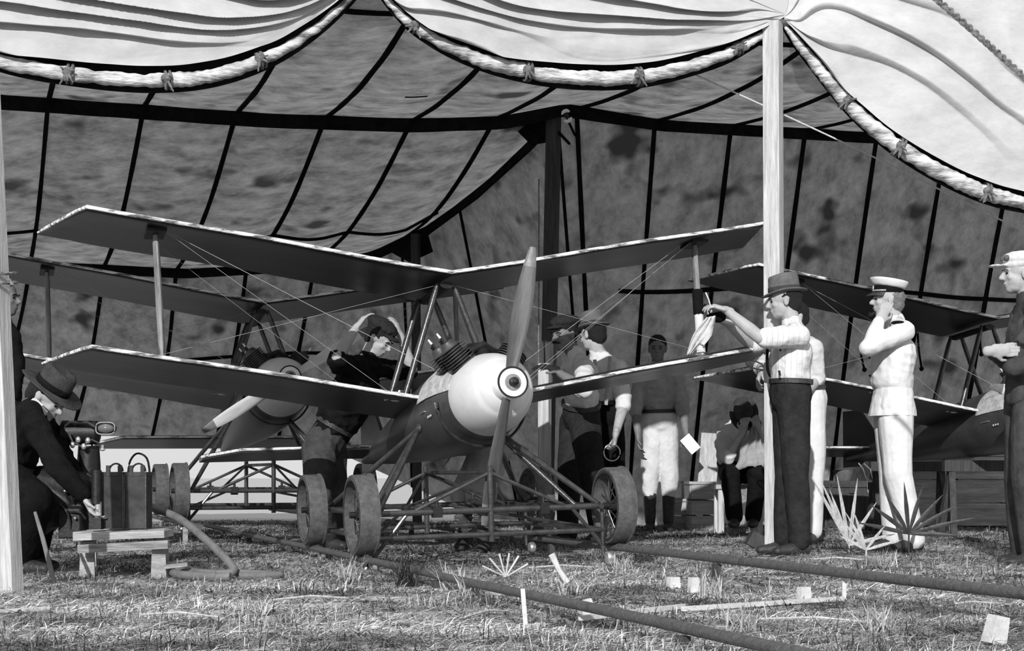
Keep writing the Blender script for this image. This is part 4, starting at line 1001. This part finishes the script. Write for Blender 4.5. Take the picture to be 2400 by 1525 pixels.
# --- seated man with hat before face
r, Q, R = person('seated man in white shirt holding a dark hat before his face', 13.8,
    dict(head=(1738, 968, 13.85), neck=(1722, 1000), chest=(1722, 1035), pelvis=(1730, 1098, 13.95), shN=(1698, 1018, 13.8), shF=(1768, 1015, 13.85), elN=(1706, 1072, 13.45), wrN=(1742, 1012, 13.4), elF=(1795, 1058, 13.5), wrF=(1774, 1010, 13.4),
         hiN=(1705, 1108, 13.85), hiF=(1758, 1108, 13.9), knN=(1712, 1112, 13.35), knF=(1776, 1108, 13.4), anN=(1722, 1210, 13.4), anF=(1765, 1210, 13.5), toN=(1712, 1235, 13.15), toF=(1760, 1235, 13.2)),
    V((0, -1, 0)), V((.1, -1, -.25)), shirt='cloth_white', trousers='cloth_black', sleeve='rolled', vox=.010, seed=10, hands={'N': (V((.1, -.1, 1)), V((.2, .8, 0)), .7, 1), 'F': (V((-.1, -.1, 1)), V((-.2, .8, 0)), .7, -1)})
hair_cap(r, Q['head'], R)
hc = P(1748, 975, 13.52); hr = thing('hat', 'dark felt hat held up before the face of the seated man', 'hat', hc)
Rh = RM(*basis(V((.1, -.3, -1)), V((-.25, -1, .35)))); hat(hr, hc + V((0, .06, 0)), Rh, 'fedora', 'felt_dark', 'cloth_black', parent=False)
mb = MB(); g = [[P(1764 + (i - 4) * (1.6 + j * .75) + 3 * math.sin(j * .8), 1000 + j * 8 + 5 * math.sin(i * 1.3), 13.34) + V((0, .022 * math.sin(i * 1.9 + j * .3), 0)) for i in range(9)] for j in range(13)]
mb.sheet(g, .005, V((0, 1, 0))); solo(mb, 'handkerchief', 'cloth_grey', 'grey cloth hanging from the hands of the seated man', 'cloth', sharp=180)
st = thing('stool', 'rough pale wooden stool under the seated man', 'stool', P(1730, 1235, 13.9))
zs = P(0, 1140, 13.9).z
MB().box(V((P(1730, 0, 13.9).x, 13.9, zs)), (.42, .34, .04)).build('seat', 'plank_wood', st, smooth=False)
for sx in (-1, 1):
    for sy in (-1, 1): MB().box(V((P(1730, 0, 13.9).x + sx * .165, 13.9 + sy * .13, zs / 2)), (.05, .045, zs)).build('leg', 'pale_wood', st, smooth=False)
# --- mechanic with raised arms
r, Q, R = person('mechanic in dark clothes and cap, both forearms raised to his head', 11.25,
    dict(head=(888, 795), neck=(858, 846), chest=(838, 905), pelvis=(760, 1040), shN=(800, 858, 11.0), shF=(920, 868, 11.5), elN=(790, 838, 10.78), wrN=(836, 766, 10.95), elF=(966, 868, 11.4), wrF=(938, 785, 11.35),
         hiN=(745, 1060, 11.1), hiF=(775, 1060, 11.4), knN=(745, 1160, 10.9), knF=(785, 1160, 11.3), anN=(770, 1262, 11.15), anF=(800, 1262, 11.5), toN=(800, 1282, 11.05), toF=(830, 1282, 11.4)),
    V((1, -.3, 0)), V((.8, -.3, -.55)), skin='skin', shirt='cloth_black', trousers='cloth_mid', sleeve='short', vox=.010, seed=11, fold=.014, tors=1.12, legk=1.15,
    hands={'N': (V((.55, .25, .75)), V((.7, .3, -.6)), .45, 1), 'F': (V((-.35, 0, 1)), V((-1, .2, 0)), .4)})
hair_cap(r, Q['head'], R); hat(r, Q['head'] + R @ V((0, -.015, .01)), R, 'cap', 'cloth_dark')
# --- man bent over behind the nose: legs with wrapped puttees
r, Q, R = person('man in grey breeches and wrapped leggings bent over behind the fuselage', 10.75,
    dict(head=(1030, 985, 10.75), neck=(1062, 985), chest=(1092, 985), pelvis=(1150, 1040), shN=(1085, 1000, 10.55), shF=(1085, 990, 10.95), elN=(1050, 1040, 10.5), wrN=(1030, 1080, 10.5), elF=(1050, 1040, 10.9), wrF=(1035, 1080, 10.9),
         hiN=(1145, 1050, 10.6), hiF=(1160, 1050, 10.85), knN=(1128, 1160, 10.55), knF=(1090, 1160, 10.8), anN=(1136, 1265, 10.65), anF=(1085, 1262, 10.9), toN=(1128, 1290, 10.4), toF=(1072, 1290, 10.65)),
    V((-1, 0, -.2)), V((-1, -.1, -.4)), shirt='cloth_grey', trousers='cloth_grey', sleeve='long', vox=.010, seed=12, boots=.22, legk=1.3, hands=None, shoe_m='cloth_mid', face=False)
for e in 'NF':
    mb = MB(); a, b = Q['kn' + e].lerp(Q['an' + e], .3), Q['an' + e] + V((0, 0, .03))
    for i in range(9):
        c = a.lerp(b, i / 8); rr = .064 - .002 * i; mb.tube([c + V((rr * math.cos(t), rr * math.sin(t), .012 * math.sin(t + i))) for t in [q * math.pi / 7 for q in range(14)]], .008, 5, closed=True)
    mb.build('puttee_wrap', 'leather_mid', r)
# --- man bending over the engine at the left
r, Q, R = person('man in wide-brimmed hat and dark clothes stooping over the engine at the left', 8.45,
    dict(head=(112, 932), neck=(80, 950), chest=(52, 1000), pelvis=(5, 1120), shN=(70, 975, 8.25), shF=(95, 985, 8.65), elN=(135, 1090, 8.15), wrN=(200, 1165, 8.2), elF=(150, 1080, 8.5), wrF=(190, 1130, 8.6),
         hiN=(5, 1130, 8.3), hiF=(20, 1130, 8.6), knN=(80, 1170, 8.25), knF=(100, 1180, 8.6), anN=(50, 1305, 8.4), anF=(70, 1305, 8.7), toN=(90, 1335, 8.35), toF=(110, 1335, 8.65)),
    V((1, 0, -.3)), V((.82, -.25, -.62)), shirt='cloth_black', trousers='cloth_black', sleeve='long', vox=.010, seed=13, fold=.01, tors=1.1, legk=1.2,
    hands={'N': (V((.4, 0, -.8)), V((.8, 0, .3)), .5), 'F': (V((.6, 0, -.7)), V((.8, 0, .3)), .5)})
hat(r, Q['head'], R, 'campaign', 'felt_dark', 'cloth_black'); hair_cap(r, Q['head'] + R @ V((0, -.01, -.015)), R)
mb = MB(); mb.tube([P(80, 938, 8.35), P(92, 958, 8.32), P(106, 968, 8.35)], [.02, .03, .018], 8); mb.build('shirt_collar', 'cloth_white', r)
# --- dark figure behind the left post
r, Q, R = person('dark-clothed man mostly hidden behind the left edge post', 10.2,
    dict(head=(8, 700), neck=(2, 752), chest=(0, 810), pelvis=(0, 930), shN=(20, 785, 10.0), shF=(-25, 785, 10.4), elN=(38, 860, 9.9), wrN=(30, 930, 9.8), elF=(-50, 860, 10.3), wrF=(-40, 930, 10.1),
         hiN=(10, 945, 10.1), hiF=(-15, 945, 10.3), knN=(12, 1110, 10.1), knF=(-18, 1110, 10.3), anN=(12, 1265, 10.1), anF=(-18, 1265, 10.3), toN=(40, 1290, 10.0), toF=(10, 1290, 10.2)),
    V((1, -.2, 0)), V((1, -.1, 0)), skin='skin_tan', shirt='cloth_black', trousers='cloth_black', sleeve='long', vox=.011, seed=14, hands={'N': (V((0, 0, -1)), V((1, 0, 0)), .5)})
hair_cap(r, Q['head'], R)
# rag held at the strut
mb = MB(); top, tip = P(1664, 742, 10.05), P(1612, 832, 10.15); g = []
for j in range(16):
    t = j / 15; c = top.lerp(tip, t); wdt = .028 + .085 * math.sin(math.pi * min(1, t * .9 + .1)) ** 1.2 * (1 - .45 * t)
    g.append([c + V((wdt * (i / 9 - .42) * 1.2, -.02 - .016 * math.sin(i * 1.9 + t * 3), wdt * .25 * (i / 9 - .5) - (.03 if i in (8, 9) and 5 < j < 11 else 0))) for i in range(10)])
mb.sheet(g, .004, V((0, 1, 0))); solo(mb, 'rag', 'cloth_white', 'twisted white rag hanging from the hands at the wing strut', 'rag', sharp=180)
mb = MB(); mb.tube([P(1654, 685, 10.02), P(1661, 702, 10.02), P(1668, 730, 10.04)], .005, 6); solo(mb, 'thin_stick', 'white_wood', 'thin pale stick held upright in the raised hand', 'stick')
mb = MB(); mb.ell(P(1684, 742, 10.15), (.05, .04, .035), None, 12, 8); mb.ell(P(1668, 745, 10.12), (.03, .03, .03), None, 12, 8); mb.tube([P(1636, 736, 10.1), P(1652, 712, 10.08), P(1668, 742, 10.1)], .007, 6)
link = blob(mb, .006, 2, .004, 20); o = link_mesh('tape_roll', link, 'cloth_black'); tagp(o, 'dark bundle of tape held between both hands at the strut', 'tape')

# ================================================================ ENGINE CART AND GROUND CLUTTER
def G(px, Y): return V(((px - 1200) * Y / F, Y, 0))
pl = thing('platform', 'low plank platform on short blocks under the engine at the left', 'platform', G(290, 8.35))
for i in range(3):
    y = 8.1 + i * .24; a, b = P(185, 1272 - i * 6, y), P(396, 1262 - i * 6, y)
    MB().beam(V((a.x, y, .20)), V((b.x, y, .215)), .225, .035).build('plank', 'plank_wood', pl, smooth=False)
MB().beam(P(185, 1286, 7.98), P(396, 1275, 7.98), .04, .055, V((0, 1, 0))).build('plank_edge', 'grey_wood', pl, smooth=False)
for px, y in ((205, 8.1), (372, 8.05), (210, 8.6), (380, 8.6)): MB().box(G(px, y) + V((0, 0, .085)), (.075, .09, .18), .2, .85).build('block', 'plank_wood', pl, smooth=False)
for px, lab in ((272, 'left of two tall dark battery boxes on the platform'), (325, 'right of two tall dark battery boxes on the platform')):
    b = thing('battery_box', lab, 'battery', G(px, 8.3) + V((0, 0, .235)), group='battery boxes on the platform')
    x = G(px, 8.3).x
    MB().box((x, 8.3, .235 + .135), (.105, .15, .27)).build('case', 'cloth_mid', b, smooth=False)
    for sx in (-1, 1): MB().box((x + sx * .0545, 8.222, .37), (.005, .012, .275)).build('corner_strip', 'tube_metal', b, smooth=False)
    MB().box((x, 8.3, .512), (.11, .155, .02)).build('lid', 'dark_wood', b, smooth=False)
    for dx in (-.03, .03): mb = MB(); mb.tube([(x + dx, 8.26, .52), (x + dx, 8.26, .555)], .012, 8); mb.build('terminal', 'fin_metal', b)
    mb = MB(); mb.tube([V((x + .035 * math.cos(a), 8.3, .525 + .04 * math.sin(a))) for a in np.linspace(0, math.pi, 9)], .005, 6); mb.build('handle', 'black_metal', b)
x = G(232, 8.25).x; gc = thing('cylinder_flask', 'dark tube with bright lower sleeve standing left of the battery boxes', 'flask', (x, 8.25, .23))
mb = MB(); mb.tube([(x, 8.2, .36), (x, 8.2, .53)], .026, 14); mb.build('upper_tube', 'black_metal', gc)
mb = MB(); mb.tube([(x + .008, 8.2, .29), (x + .008, 8.2, .37)], .019, 14); mb.build('sleeve', 'bright_metal', gc)
MB().box((x, 8.2, .262), (.06, .06, .06)).build('foot', 'black_metal', gc, smooth=False)
en = thing('portable_engine', 'black portable engine with upright column, tank and oval lamp at the left', 'engine', G(150, 8.6) + V((0, 0, .23)))
ex = G(150, 8.6).x
mb = MB(); mb.cap((ex - .16, 8.55, .36), (ex + .02, 8.55, .36), .14, .13); mb.cap((ex - .1, 8.55, .47), (ex + .05, 8.5, .44), .09, .08); mb.tube([(ex - .16, 8.40, .30), (ex - .16, 8.70, .30)], .13, 20)
link_mesh('motor_block', blob(mb, .012, 1), 'black_metal', en)
mb = MB(); mb.lathe([(-.03, .0), (-.03, .15), (-.02, .165), (.02, .165), (.03, .15), (.03, 0)], (ex - .16, 8.36, .34), (0, 1, 0), 28); mb.build('flywheel', 'black_metal', en)
cx = P(208, 0, 8.6).x
mb = MB(); mb.box(P(195, 1190, 8.6), (.20, .22, .26)); mb.tube([P(160, 1130, 8.5), P(225, 1140, 8.5)], .07, 14); mb.ell(P(185, 1155, 8.48), (.09, .07, .08)); mb.box(P(170, 1225, 8.45), (.12, .10, .16))
link_mesh('gear_case', blob(mb, .010, 1), 'black_metal', en)
mb = MB()
for q_ in ((150, 1150, 170, 1175), (170, 1170, 205, 1160), (186, 1120, 190, 1180), (205, 1110, 225, 1160), (160, 1200, 200, 1215), (140, 1180, 165, 1240)): mb.tube(cat_rom([P(q_[0], q_[1], 8.40), P((q_[0] + q_[2]) / 2 + 6, (q_[1] + q_[3]) / 2 - 8, 8.37), P(q_[2], q_[3], 8.40)], 8), .006, 6)
mb.build('fuel_lines', 'tube_metal', en)
mb = MB()
for q_ in ((152, 1150), (188, 1122), (204, 1160), (224, 1162), (176, 1214)): mb.ell(P(q_[0], q_[1], 8.38), (.008, .008, .008))
mb.build('bolts', 'bright_metal', en)
mb = MB(); mb.tube([(cx, 8.6, .22), (cx, 8.6, .56), (cx, 8.6, .66)], [.070, .062, .055], 16); mb.build('column', 'black_metal', en)
for z in (.30, .36, .42, .48): MB().lathe([(0, .066), (0, .076), (.01, .076), (.01, .066)], (cx, 8.6, z), (0, 0, 1), 18).build('cooling_ring', 'fin_metal', en)
mb = MB(); mb.lathe([(-.10, .0), (-.10, .05), (-.09, .068), (.09, .062), (.10, .045), (.10, 0)], P(188, 1014, 8.6), (1, 0, .02), 20); mb.build('tank', 'black_metal', en)
mb = MB(); mb.tube([P(150, 1000, 8.55), P(165, 988, 8.5), P(205, 990, 8.5), P(222, 1000, 8.5)], .008, 6); mb.tube([P(160, 1012, 8.5), P(170, 1035, 8.5), P(190, 1045, 8.5), P(215, 1030, 8.5), P(235, 1040, 8.5)], .006, 6); mb.build('pipework', 'tube_metal', en)
mb = MB()
for q in ((170, 1042), (183, 1030), (196, 1046), (206, 1032)): mb.ell(P(q[0], q[1], 8.5), (.014, .012, .018))
mb.build('fittings', 'bright_metal', en)
lc = P(250, 1004, 8.45); mb = MB(); mb.ell(lc, (.052, .035, .034), None, 24, 12); lb = mb.build('lamp_body', 'black_metal', en)
mb = MB(); mb.ell(lc + V((0, -.012, 0)), (.044, .028, .027), None, 24, 12); mb.build('lamp_glass', 'glass_grey', lb)
mb = MB(); mb.tube([lc + V((.049 * math.copysign(abs(math.cos(a)) ** .6, math.cos(a)), -.03, .031 * math.copysign(abs(math.sin(a)) ** .6, math.sin(a)))) for a in [i * math.pi / 16 for i in range(32)]], .0035, 6, closed=True); mb.build('lamp_rim', 'bright_metal', lb)
mb = MB(); mb.tube([P(240, 1042, 8.45), P(240, 1052, 8.45)], .008, 6); mb.ell(P(240, 1053, 8.45), (.016, .012, .008)); mb.build('wing_nut', 'bright_metal', en)
for i, pts in enumerate((((60, 1030), (48, 1090), (38, 1150)), ((74, 1040), (68, 1090), (62, 1150)), ((215, 1040), (225, 1090), (218, 1180)), ((300, 1110), (305, 1080), (322, 1062), (345, 1075), (352, 1120)))):
    mb = MB(); mb.tube(cat_rom([P(a, b, 8.75) for a, b in pts], 16), .006, 6); mb.build('cable', 'black_metal', en)
mb = MB(); hose = [P(355, 1188, 8.6), P(420, 1215, 8.4), P(480, 1262, 8.15), P(525, 1305, 8.0), P(548, 1335, 7.95), P(520, 1353, 7.95), P(450, 1340, 8.05), P(405, 1338, 8.15), P(420, 1350, 7.9), P(490, 1362, 7.75), P(540, 1366, 7.72)]
hose = [V((p.x, p.y, max(p.z, .022))) for p in hose]; mb.tube(cat_rom(hose, 90), .021, 10); mb.tube(cat_rom([V((p.x, p.y, max(p.z, .02))) for p in (P(555, 1342, 8.0), P(640, 1350, 7.9), P(650, 1358, 7.85), P(560, 1362, 7.8))], 30), .02, 10)
solo(mb, 'rubber_hose', 'hose_rubber', 'thick grey rubber hose coiled on the ground at left', 'hose')
mb = MB(); mb.tube([P(82, 1200, 7.6), P(100, 1260, 7.55), P(118, 1330, 7.5), P(138, 1412, 7.35)], [.008, .011, .012, .009], 7); solo(mb, 'bent_rod', 'hose_rubber', 'thin pale cane leaning down right of the left post', 'rod')
# packing crate wall right
def crate(label, px0, px1, Y, z0, rows, ph, group=None):
    x0, x1 = (px0 - 1200) * Y / F, (px1 - 1200) * Y / F
    c = thing('wooden_crate', label, 'crate', ((x0 + x1) / 2, Y, 0))
    for i in range(rows):
        z = z0 + ph * (i + .5)
        MB().box(((x0 + x1) / 2, Y + .004 * (i % 2), z), (x1 - x0, .03, ph - .012)).build('plank', 'plank_wood', c, smooth=False)
        for xx in (x0, x1): MB().box((xx, Y + .35, z), (.03, .7, ph - .012)).build('plank', 'plank_wood', c, smooth=False)
    MB().box(((x0 + x1) / 2, Y + .35, z0 + rows * ph + .012), (x1 - x0 + .04, .74, .025)).build('lid', 'plank_wood', c, smooth=False)
    return c
c = crate('long plank crate with pale upright batten behind the naval officer', 2062, 2385, 15.6, .01, 3, .225)
MB().box((P(2222, 0, 15.55).x, 15.56, .345), (.055, .04, .68)).build('batten', 'pale_wood', c, smooth=False)
MB().box((P(2255, 0, 15.55).x, 15.565, .685), (.26, .03, .035)).build('top_rail', 'pale_wood', c, smooth=False)
crate('small plank box beside the boots of the man in pale breeches', 1582, 1640, 14.9, .0, 2, .13)
c2 = crate('tilted plank box behind the seated man at left', 1620, 1672, 14.6, .0, 3, .14)
for px, dy in ((2310, 0), (2130, 1.2)):
    xx = P(px, 0, 13.4 + dy).x; t = thing('trestle', 'dark wooden trestle carrying the right-hand biplane, %s' % ('nearer its nose' if dy == 0 else 'nearer its tail'), 'trestle', (xx, 13.4 + dy, 0))
    MB().beam((xx - .35, 13.4 + dy, .58), (xx + .35, 13.4 + dy, .58), .09, .09).build('beam', 'dark_wood', t, smooth=False)
    for sx in (-1, 1):
        for sy in (-1, 1): MB().beam((xx + sx * .28, 13.4 + dy, .56), (xx + sx * .32, 13.4 + dy + sy * .22, 0), .05, .05).build('leg', 'dark_wood', t, smooth=False)
xx = P(1990, 0, 15.2).x; t = thing('trunk', 'dark trunk standing on the ground between the white-trousered man and naval officer', 'trunk', (xx, 15.2, 0))
MB().box((xx, 15.3, .20), (.50, .45, .38)).build('body', 'dark_wood', t, smooth=False)
MB().box((xx, 15.3, .42), (.53, .48, .06)).build('lid', 'cloth_mid', t, smooth=False)
for sx in (-.2, .2): MB().box((xx + sx, 15.065, .22), (.03, .01, .40)).build('strap', 'leather', t, smooth=False)
MB().box((xx, 15.065, .36), (.06, .015, .05)).build('clasp', 'tube_metal', t, smooth=False)
mb = MB(); bc = P(1985, 1090, 15.1); mb.lathe([(0, .0), (0, .07), (.09, .10), (.10, .10), (.10, .09), (.01, .06), (.01, 0)], V((bc.x, 15.25, .45)), (0, 0, 1), 24); solo(mb, 'basin', 'felt_grey', 'small grey metal basin on the dark trunk', 'basin')
mb = MB(); a, b = P(1638, 1165, 14.5), P(1682, 1015, 14.7); mb.box((a + b) / 2, (.17, .03, .58), Matrix.Rotation(.06, 3, 'Y') @ Matrix.Rotation(.15, 3, 'X')); solo(mb, 'board', 'pale_wood', 'pale upright board leaning behind the seated man, right of the folded paper', 'board', smooth=False)
for pa, pb, lab in (((2013, 790), (2026, 866), 'short dark cord hanging on the back wall left of the naval officer'), ((2150, 764), (2160, 864), 'short dark cord hanging on the back wall right of the naval officer'), ((2298, 770), (2300, 830), 'short dark cord hanging on the back wall left of the worker')):
    mb = MB(); mb.tube(cat_rom([P(pa[0], pa[1], 15.2), P((pa[0] + pb[0]) / 2 - 2, (pa[1] + pb[1]) / 2, 15.15), P(pb[0], pb[1], 15.1)], 10), .011, 6); mb.ell(P(pb[0], pb[1], 15.1), .022); solo(mb, 'cord', 'webbing', lab, 'cord')
# dark hand tool hanging near the officer
t = thing('chain_hoist', 'small tangle of metal rods and a drop weight hanging behind the naval officer', 'tool', P(2030, 1100, 12.6))
mb = MB(); mb.tube([P(2012, 1085, 12.6), P(2022, 1098, 12.6), P(2030, 1120, 12.6), P(2046, 1128, 12.6), P(2040, 1100, 12.6), P(2024, 1086, 12.6)], .006, 6); mb.build('rods', 'bright_metal', t)
mb = MB(); mb.tube([P(2032, 1120, 12.6), P(2033, 1145, 12.6)], .003, 5); mb.ell(P(2033, 1152, 12.6), (.012, .012, .026)); mb.build('weight', 'bright_metal', t)
mb = MB(); mb.box(G(1772, 11.0) + V((0, 0, .06)), (.11, .14, .10), Matrix.Rotation(.5, 3, 'Y')); solo(mb, 'small_box', 'dark_wood', 'small dark box tilted on the ground left of the front post', 'box', smooth=False)
# foreground pieces
def bar(a, b, w, m, name, label, cat, group=None, h=None):
    mb = MB(); mb.beam(a, b, w, h or w); return solo(mb, name, m, label, cat, group, smooth=False)
def g0(px, py, z=0):   # ground point seen at a pixel
    Y = (CZ - z) * F / (py - HZ); return V(((px - 1200) * Y / F, Y, z))
bar(g0(1360, 1448, .02), g0(1602, 1420, .02), .017, 'white_wood', 'wooden_rod', 'left part of a long white rod lying across the grass between the rails', 'rod')
bar(g0(1600, 1426, .02), g0(1975, 1402, .02), .017, 'white_wood', 'wooden_rod', 'right part of a long white rod lying across the grass toward a white peg', 'rod')
bar(g0(1978, 1404), g0(1978, 1404) + V((.0, .0, .095)), .016, 'white_wood', 'peg', 'white upright peg in the grass below the far rail', 'peg')
t = thing('peg', 'white L-shaped peg below the near rail at bottom centre', 'peg', g0(1232, 1466))
mb = MB(); mb.beam(g0(1232, 1466), g0(1232, 1466) + V((-.01, 0, .125)), .015, .015); mb.build('upright', 'white_wood', t, smooth=False)
mb = MB(); mb.beam(g0(1218, 1470, .01), g0(1275, 1463, .01), .014, .014); mb.build('foot', 'white_wood', t, smooth=False)
def hewn(px, py, w, h, label, m='white_wood', lean=0):
    c = g0(px, py); mb = MB(); mb.box(c + V((0, 0, h / 2)), (w, w * .8, h), Matrix.Rotation(lean, 3, 'Y') @ Matrix.Rotation(.4, 3, 'Z'), .85)
    return solo(mb, 'wood_block', m, label, 'block', smooth=False)
hewn(1578, 1378, .055, .05, 'small white block in the grass right of centre, left one'); hewn(1626, 1388, .045, .065, 'small white block in the grass right of centre, right one')
hewn(1374, 1452, .055, .07, 'white hewn block at the left end of the white rod', lean=-.3); hewn(1884, 1410, .05, .06, 'white block lying on the white rod near its right end')
hewn(2335, 1508, .06, .085, 'white stub of wood near the bottom right corner', 'white_wood', .2)
mb = MB(); mb.tube([g0(1330, 1365) + V((0, 0, 0)), g0(1330, 1365) + V((-.04, 0, .06)), g0(1330, 1365) + V((-.075, 0, .135))], [.015, .012, .017], 8); solo(mb, 'dead_stump', 'white_wood', 'pale leaning dead stalk just left of the right front wheel', 'stump')
# cut palmetto stalks, pale fan
t = thing('cut_palm_stalk', 'fan of pale cut palm stalks in the grass under the nose', 'plant', g0(1185, 1352))
for k, a in enumerate((-62, -38, -14, 8, 30, 58)):
    b = g0(1185, 1352) + V((0, 0, .0)); e = b + V((math.sin(math.radians(a)) * .13, -.02 + .01 * k, math.cos(math.radians(a)) * .12))
    mb = MB(); mb.tube([b, e], [.008, .011], 6, flat=.5); mb.build('stalk', 'white_wood', t)
def palm(label, c, fr, m, L, wd, tilt=0, name='palmetto'):
    t = thing(name, label, 'plant', c)
    mb = MB(); hub = c + V((0, 0, L * .55)); mb.tube([c, hub], .006, 6); mb.build('stem', m, t)
    for a, ll, up in fr:
        d = V((math.sin(a), -.18 + .1 * math.sin(a * 3), math.cos(a))).normalized(); pts = [hub + d * (ll * q) + V((0, 0, -.05 * q * q * ll)) for q in (0, .25, .5, .75, 1)]
        mb = MB(); mb.tube(pts, [.004, wd, wd * 1.1, wd * .7, .001], 4, flat=.35, hint=V((0, 1, 0))); mb.build('leaf', m, t)
palm('green palmetto fan in front of the white trousers of the naval officer', g0(2130, 1300, 0), [(math.radians(a), l, 0) for a, l in ((-75, .36), (-52, .34), (-32, .33), (-8, .36), (14, .35), (38, .34), (55, .34), (72, .42), (88, .3))], 'leaf_dark', .24, .013)
palm('tall dried palmetto stalks left of the naval officer', g0(1990, 1298), [(math.radians(a), l, 0) for a, l in ((-30, .56), (-25, .50), (-21, .42), (-12, .50), (5, .46), (30, .34), (72, .30))], 'leaf_dry', .10, .011)
palm('dried palmetto frond drooping right of the tall stalks', g0(2030, 1305), [(math.radians(a), l, 0) for a, l in ((-60, .2), (-40, .28), (-30, .3), (-20, .28), (35, .2), (70, .22))], 'leaf_dry', .08, .009)
def tuft(label, c, n, L, seed, m='leaf_dry', w=.004, spread=.9):
    rnd = random.Random(seed); mb = MB()
    for i in range(n):
        a = rnd.uniform(0, 6.28); s = rnd.uniform(.1, spread); l = L * rnd.uniform(.5, 1); o = c + V((rnd.uniform(-.05, .05), rnd.uniform(-.05, .05), 0)); d = V((math.cos(a) * s, math.sin(a) * s, 1)).normalized()
        mb.tube([o, o + d * l * .5, o + d * l + V((math.cos(a), math.sin(a), -.5)) * l * .2 * s], [w, w * .8, .0006], 4, flat=.4)
    return solo(mb, 'grass_tuft', m, label, 'grass')
for i, (px, py, n, L, m, lab) in enumerate(((950, 1375, 46, .20, 'leaf_dark', 'dark tuft of tall grass below the near rail in front of the front wheels'), (1660, 1400, 30, .14, 'leaf_dry', 'dry grass tuft right of the two white blocks'), (1100, 1400, 40, .16, 'leaf_dry', 'dry grass tuft against the rail stake at centre'),
     (440, 1250, 50, .16, 'leaf_dry', 'pale grass tuft behind the rubber hose'), (1060, 1385, 30, .16, 'leaf_dry', 'broad dry tuft under the near rail at centre'), (1740, 1480, 30, .12, 'leaf_dry', 'dry tuft between the rails near the bottom edge'), (2060, 1480, 34, .12, 'leaf_dry', 'dry tuft left of the bottom right stub'),
     (1460, 1335, 40, .12, 'leaf_dry', 'dry tuft under the right front wheel'), (600, 1440, 30, .10, 'leaf_dry', 'dry tuft in the left foreground grass'), (820, 1360, 36, .15, 'leaf_dry', 'dry tuft beneath the left front wheel'), (2080, 1330, 50, .13, 'leaf_dry', 'matted dry tuft at the feet of the naval officer'), (1340, 1395, 26, .12, 'leaf_dry', 'dry tuft at the base of the pale dead stalk'))):
    tuft(lab, g0(px, py), n, L, 30 + i, m)
for px, py, an, L, lab in ((640, 1405, .3, .3, 'thin dry twig in the grass below the hose coil'), (1090, 1445, 1.0, .28, 'thin dry twig left of the L-shaped white peg'), (1240, 1330, .2, .35, 'thin dry twig just above the near rail beside the palm stalks'),
     (1550, 1500, .5, .3, 'thin dry twig near the bottom edge below the near rail'), (1780, 1450, -.4, .4, 'thin dry twig between the long white rod and the near rail'), (2200, 1420, .4, .3, 'thin dry twig below the far rail at the right'), (1900, 1310, -.2, .3, 'thin dry twig by the shoes of the man in fedora'), (330, 1440, -.3, .3, 'thin dry twig in the left foreground')):
    a = g0(px, py, .02); mb = MB(); mb.tube([a, a + V((math.cos(an) * L * .5, math.sin(an) * L * .5, .012)), a + V((math.cos(an) * L, math.sin(an) * L, .0))], [.004, .005, .003], 5)
    solo(mb, 'twig', 'leaf_dry', lab, 'twig')
bar(g0(0, 1432, .012), g0(115, 1425, .012), .014, 'white_wood', 'stick', 'straight white stick on the ground in the left foreground corner', 'stick')
bar(P(385, 1328, 8.0), P(440, 1322, 8.0), .02, 'grey_wood', 'stick', 'short grey stick beside the plank platform', 'stick')
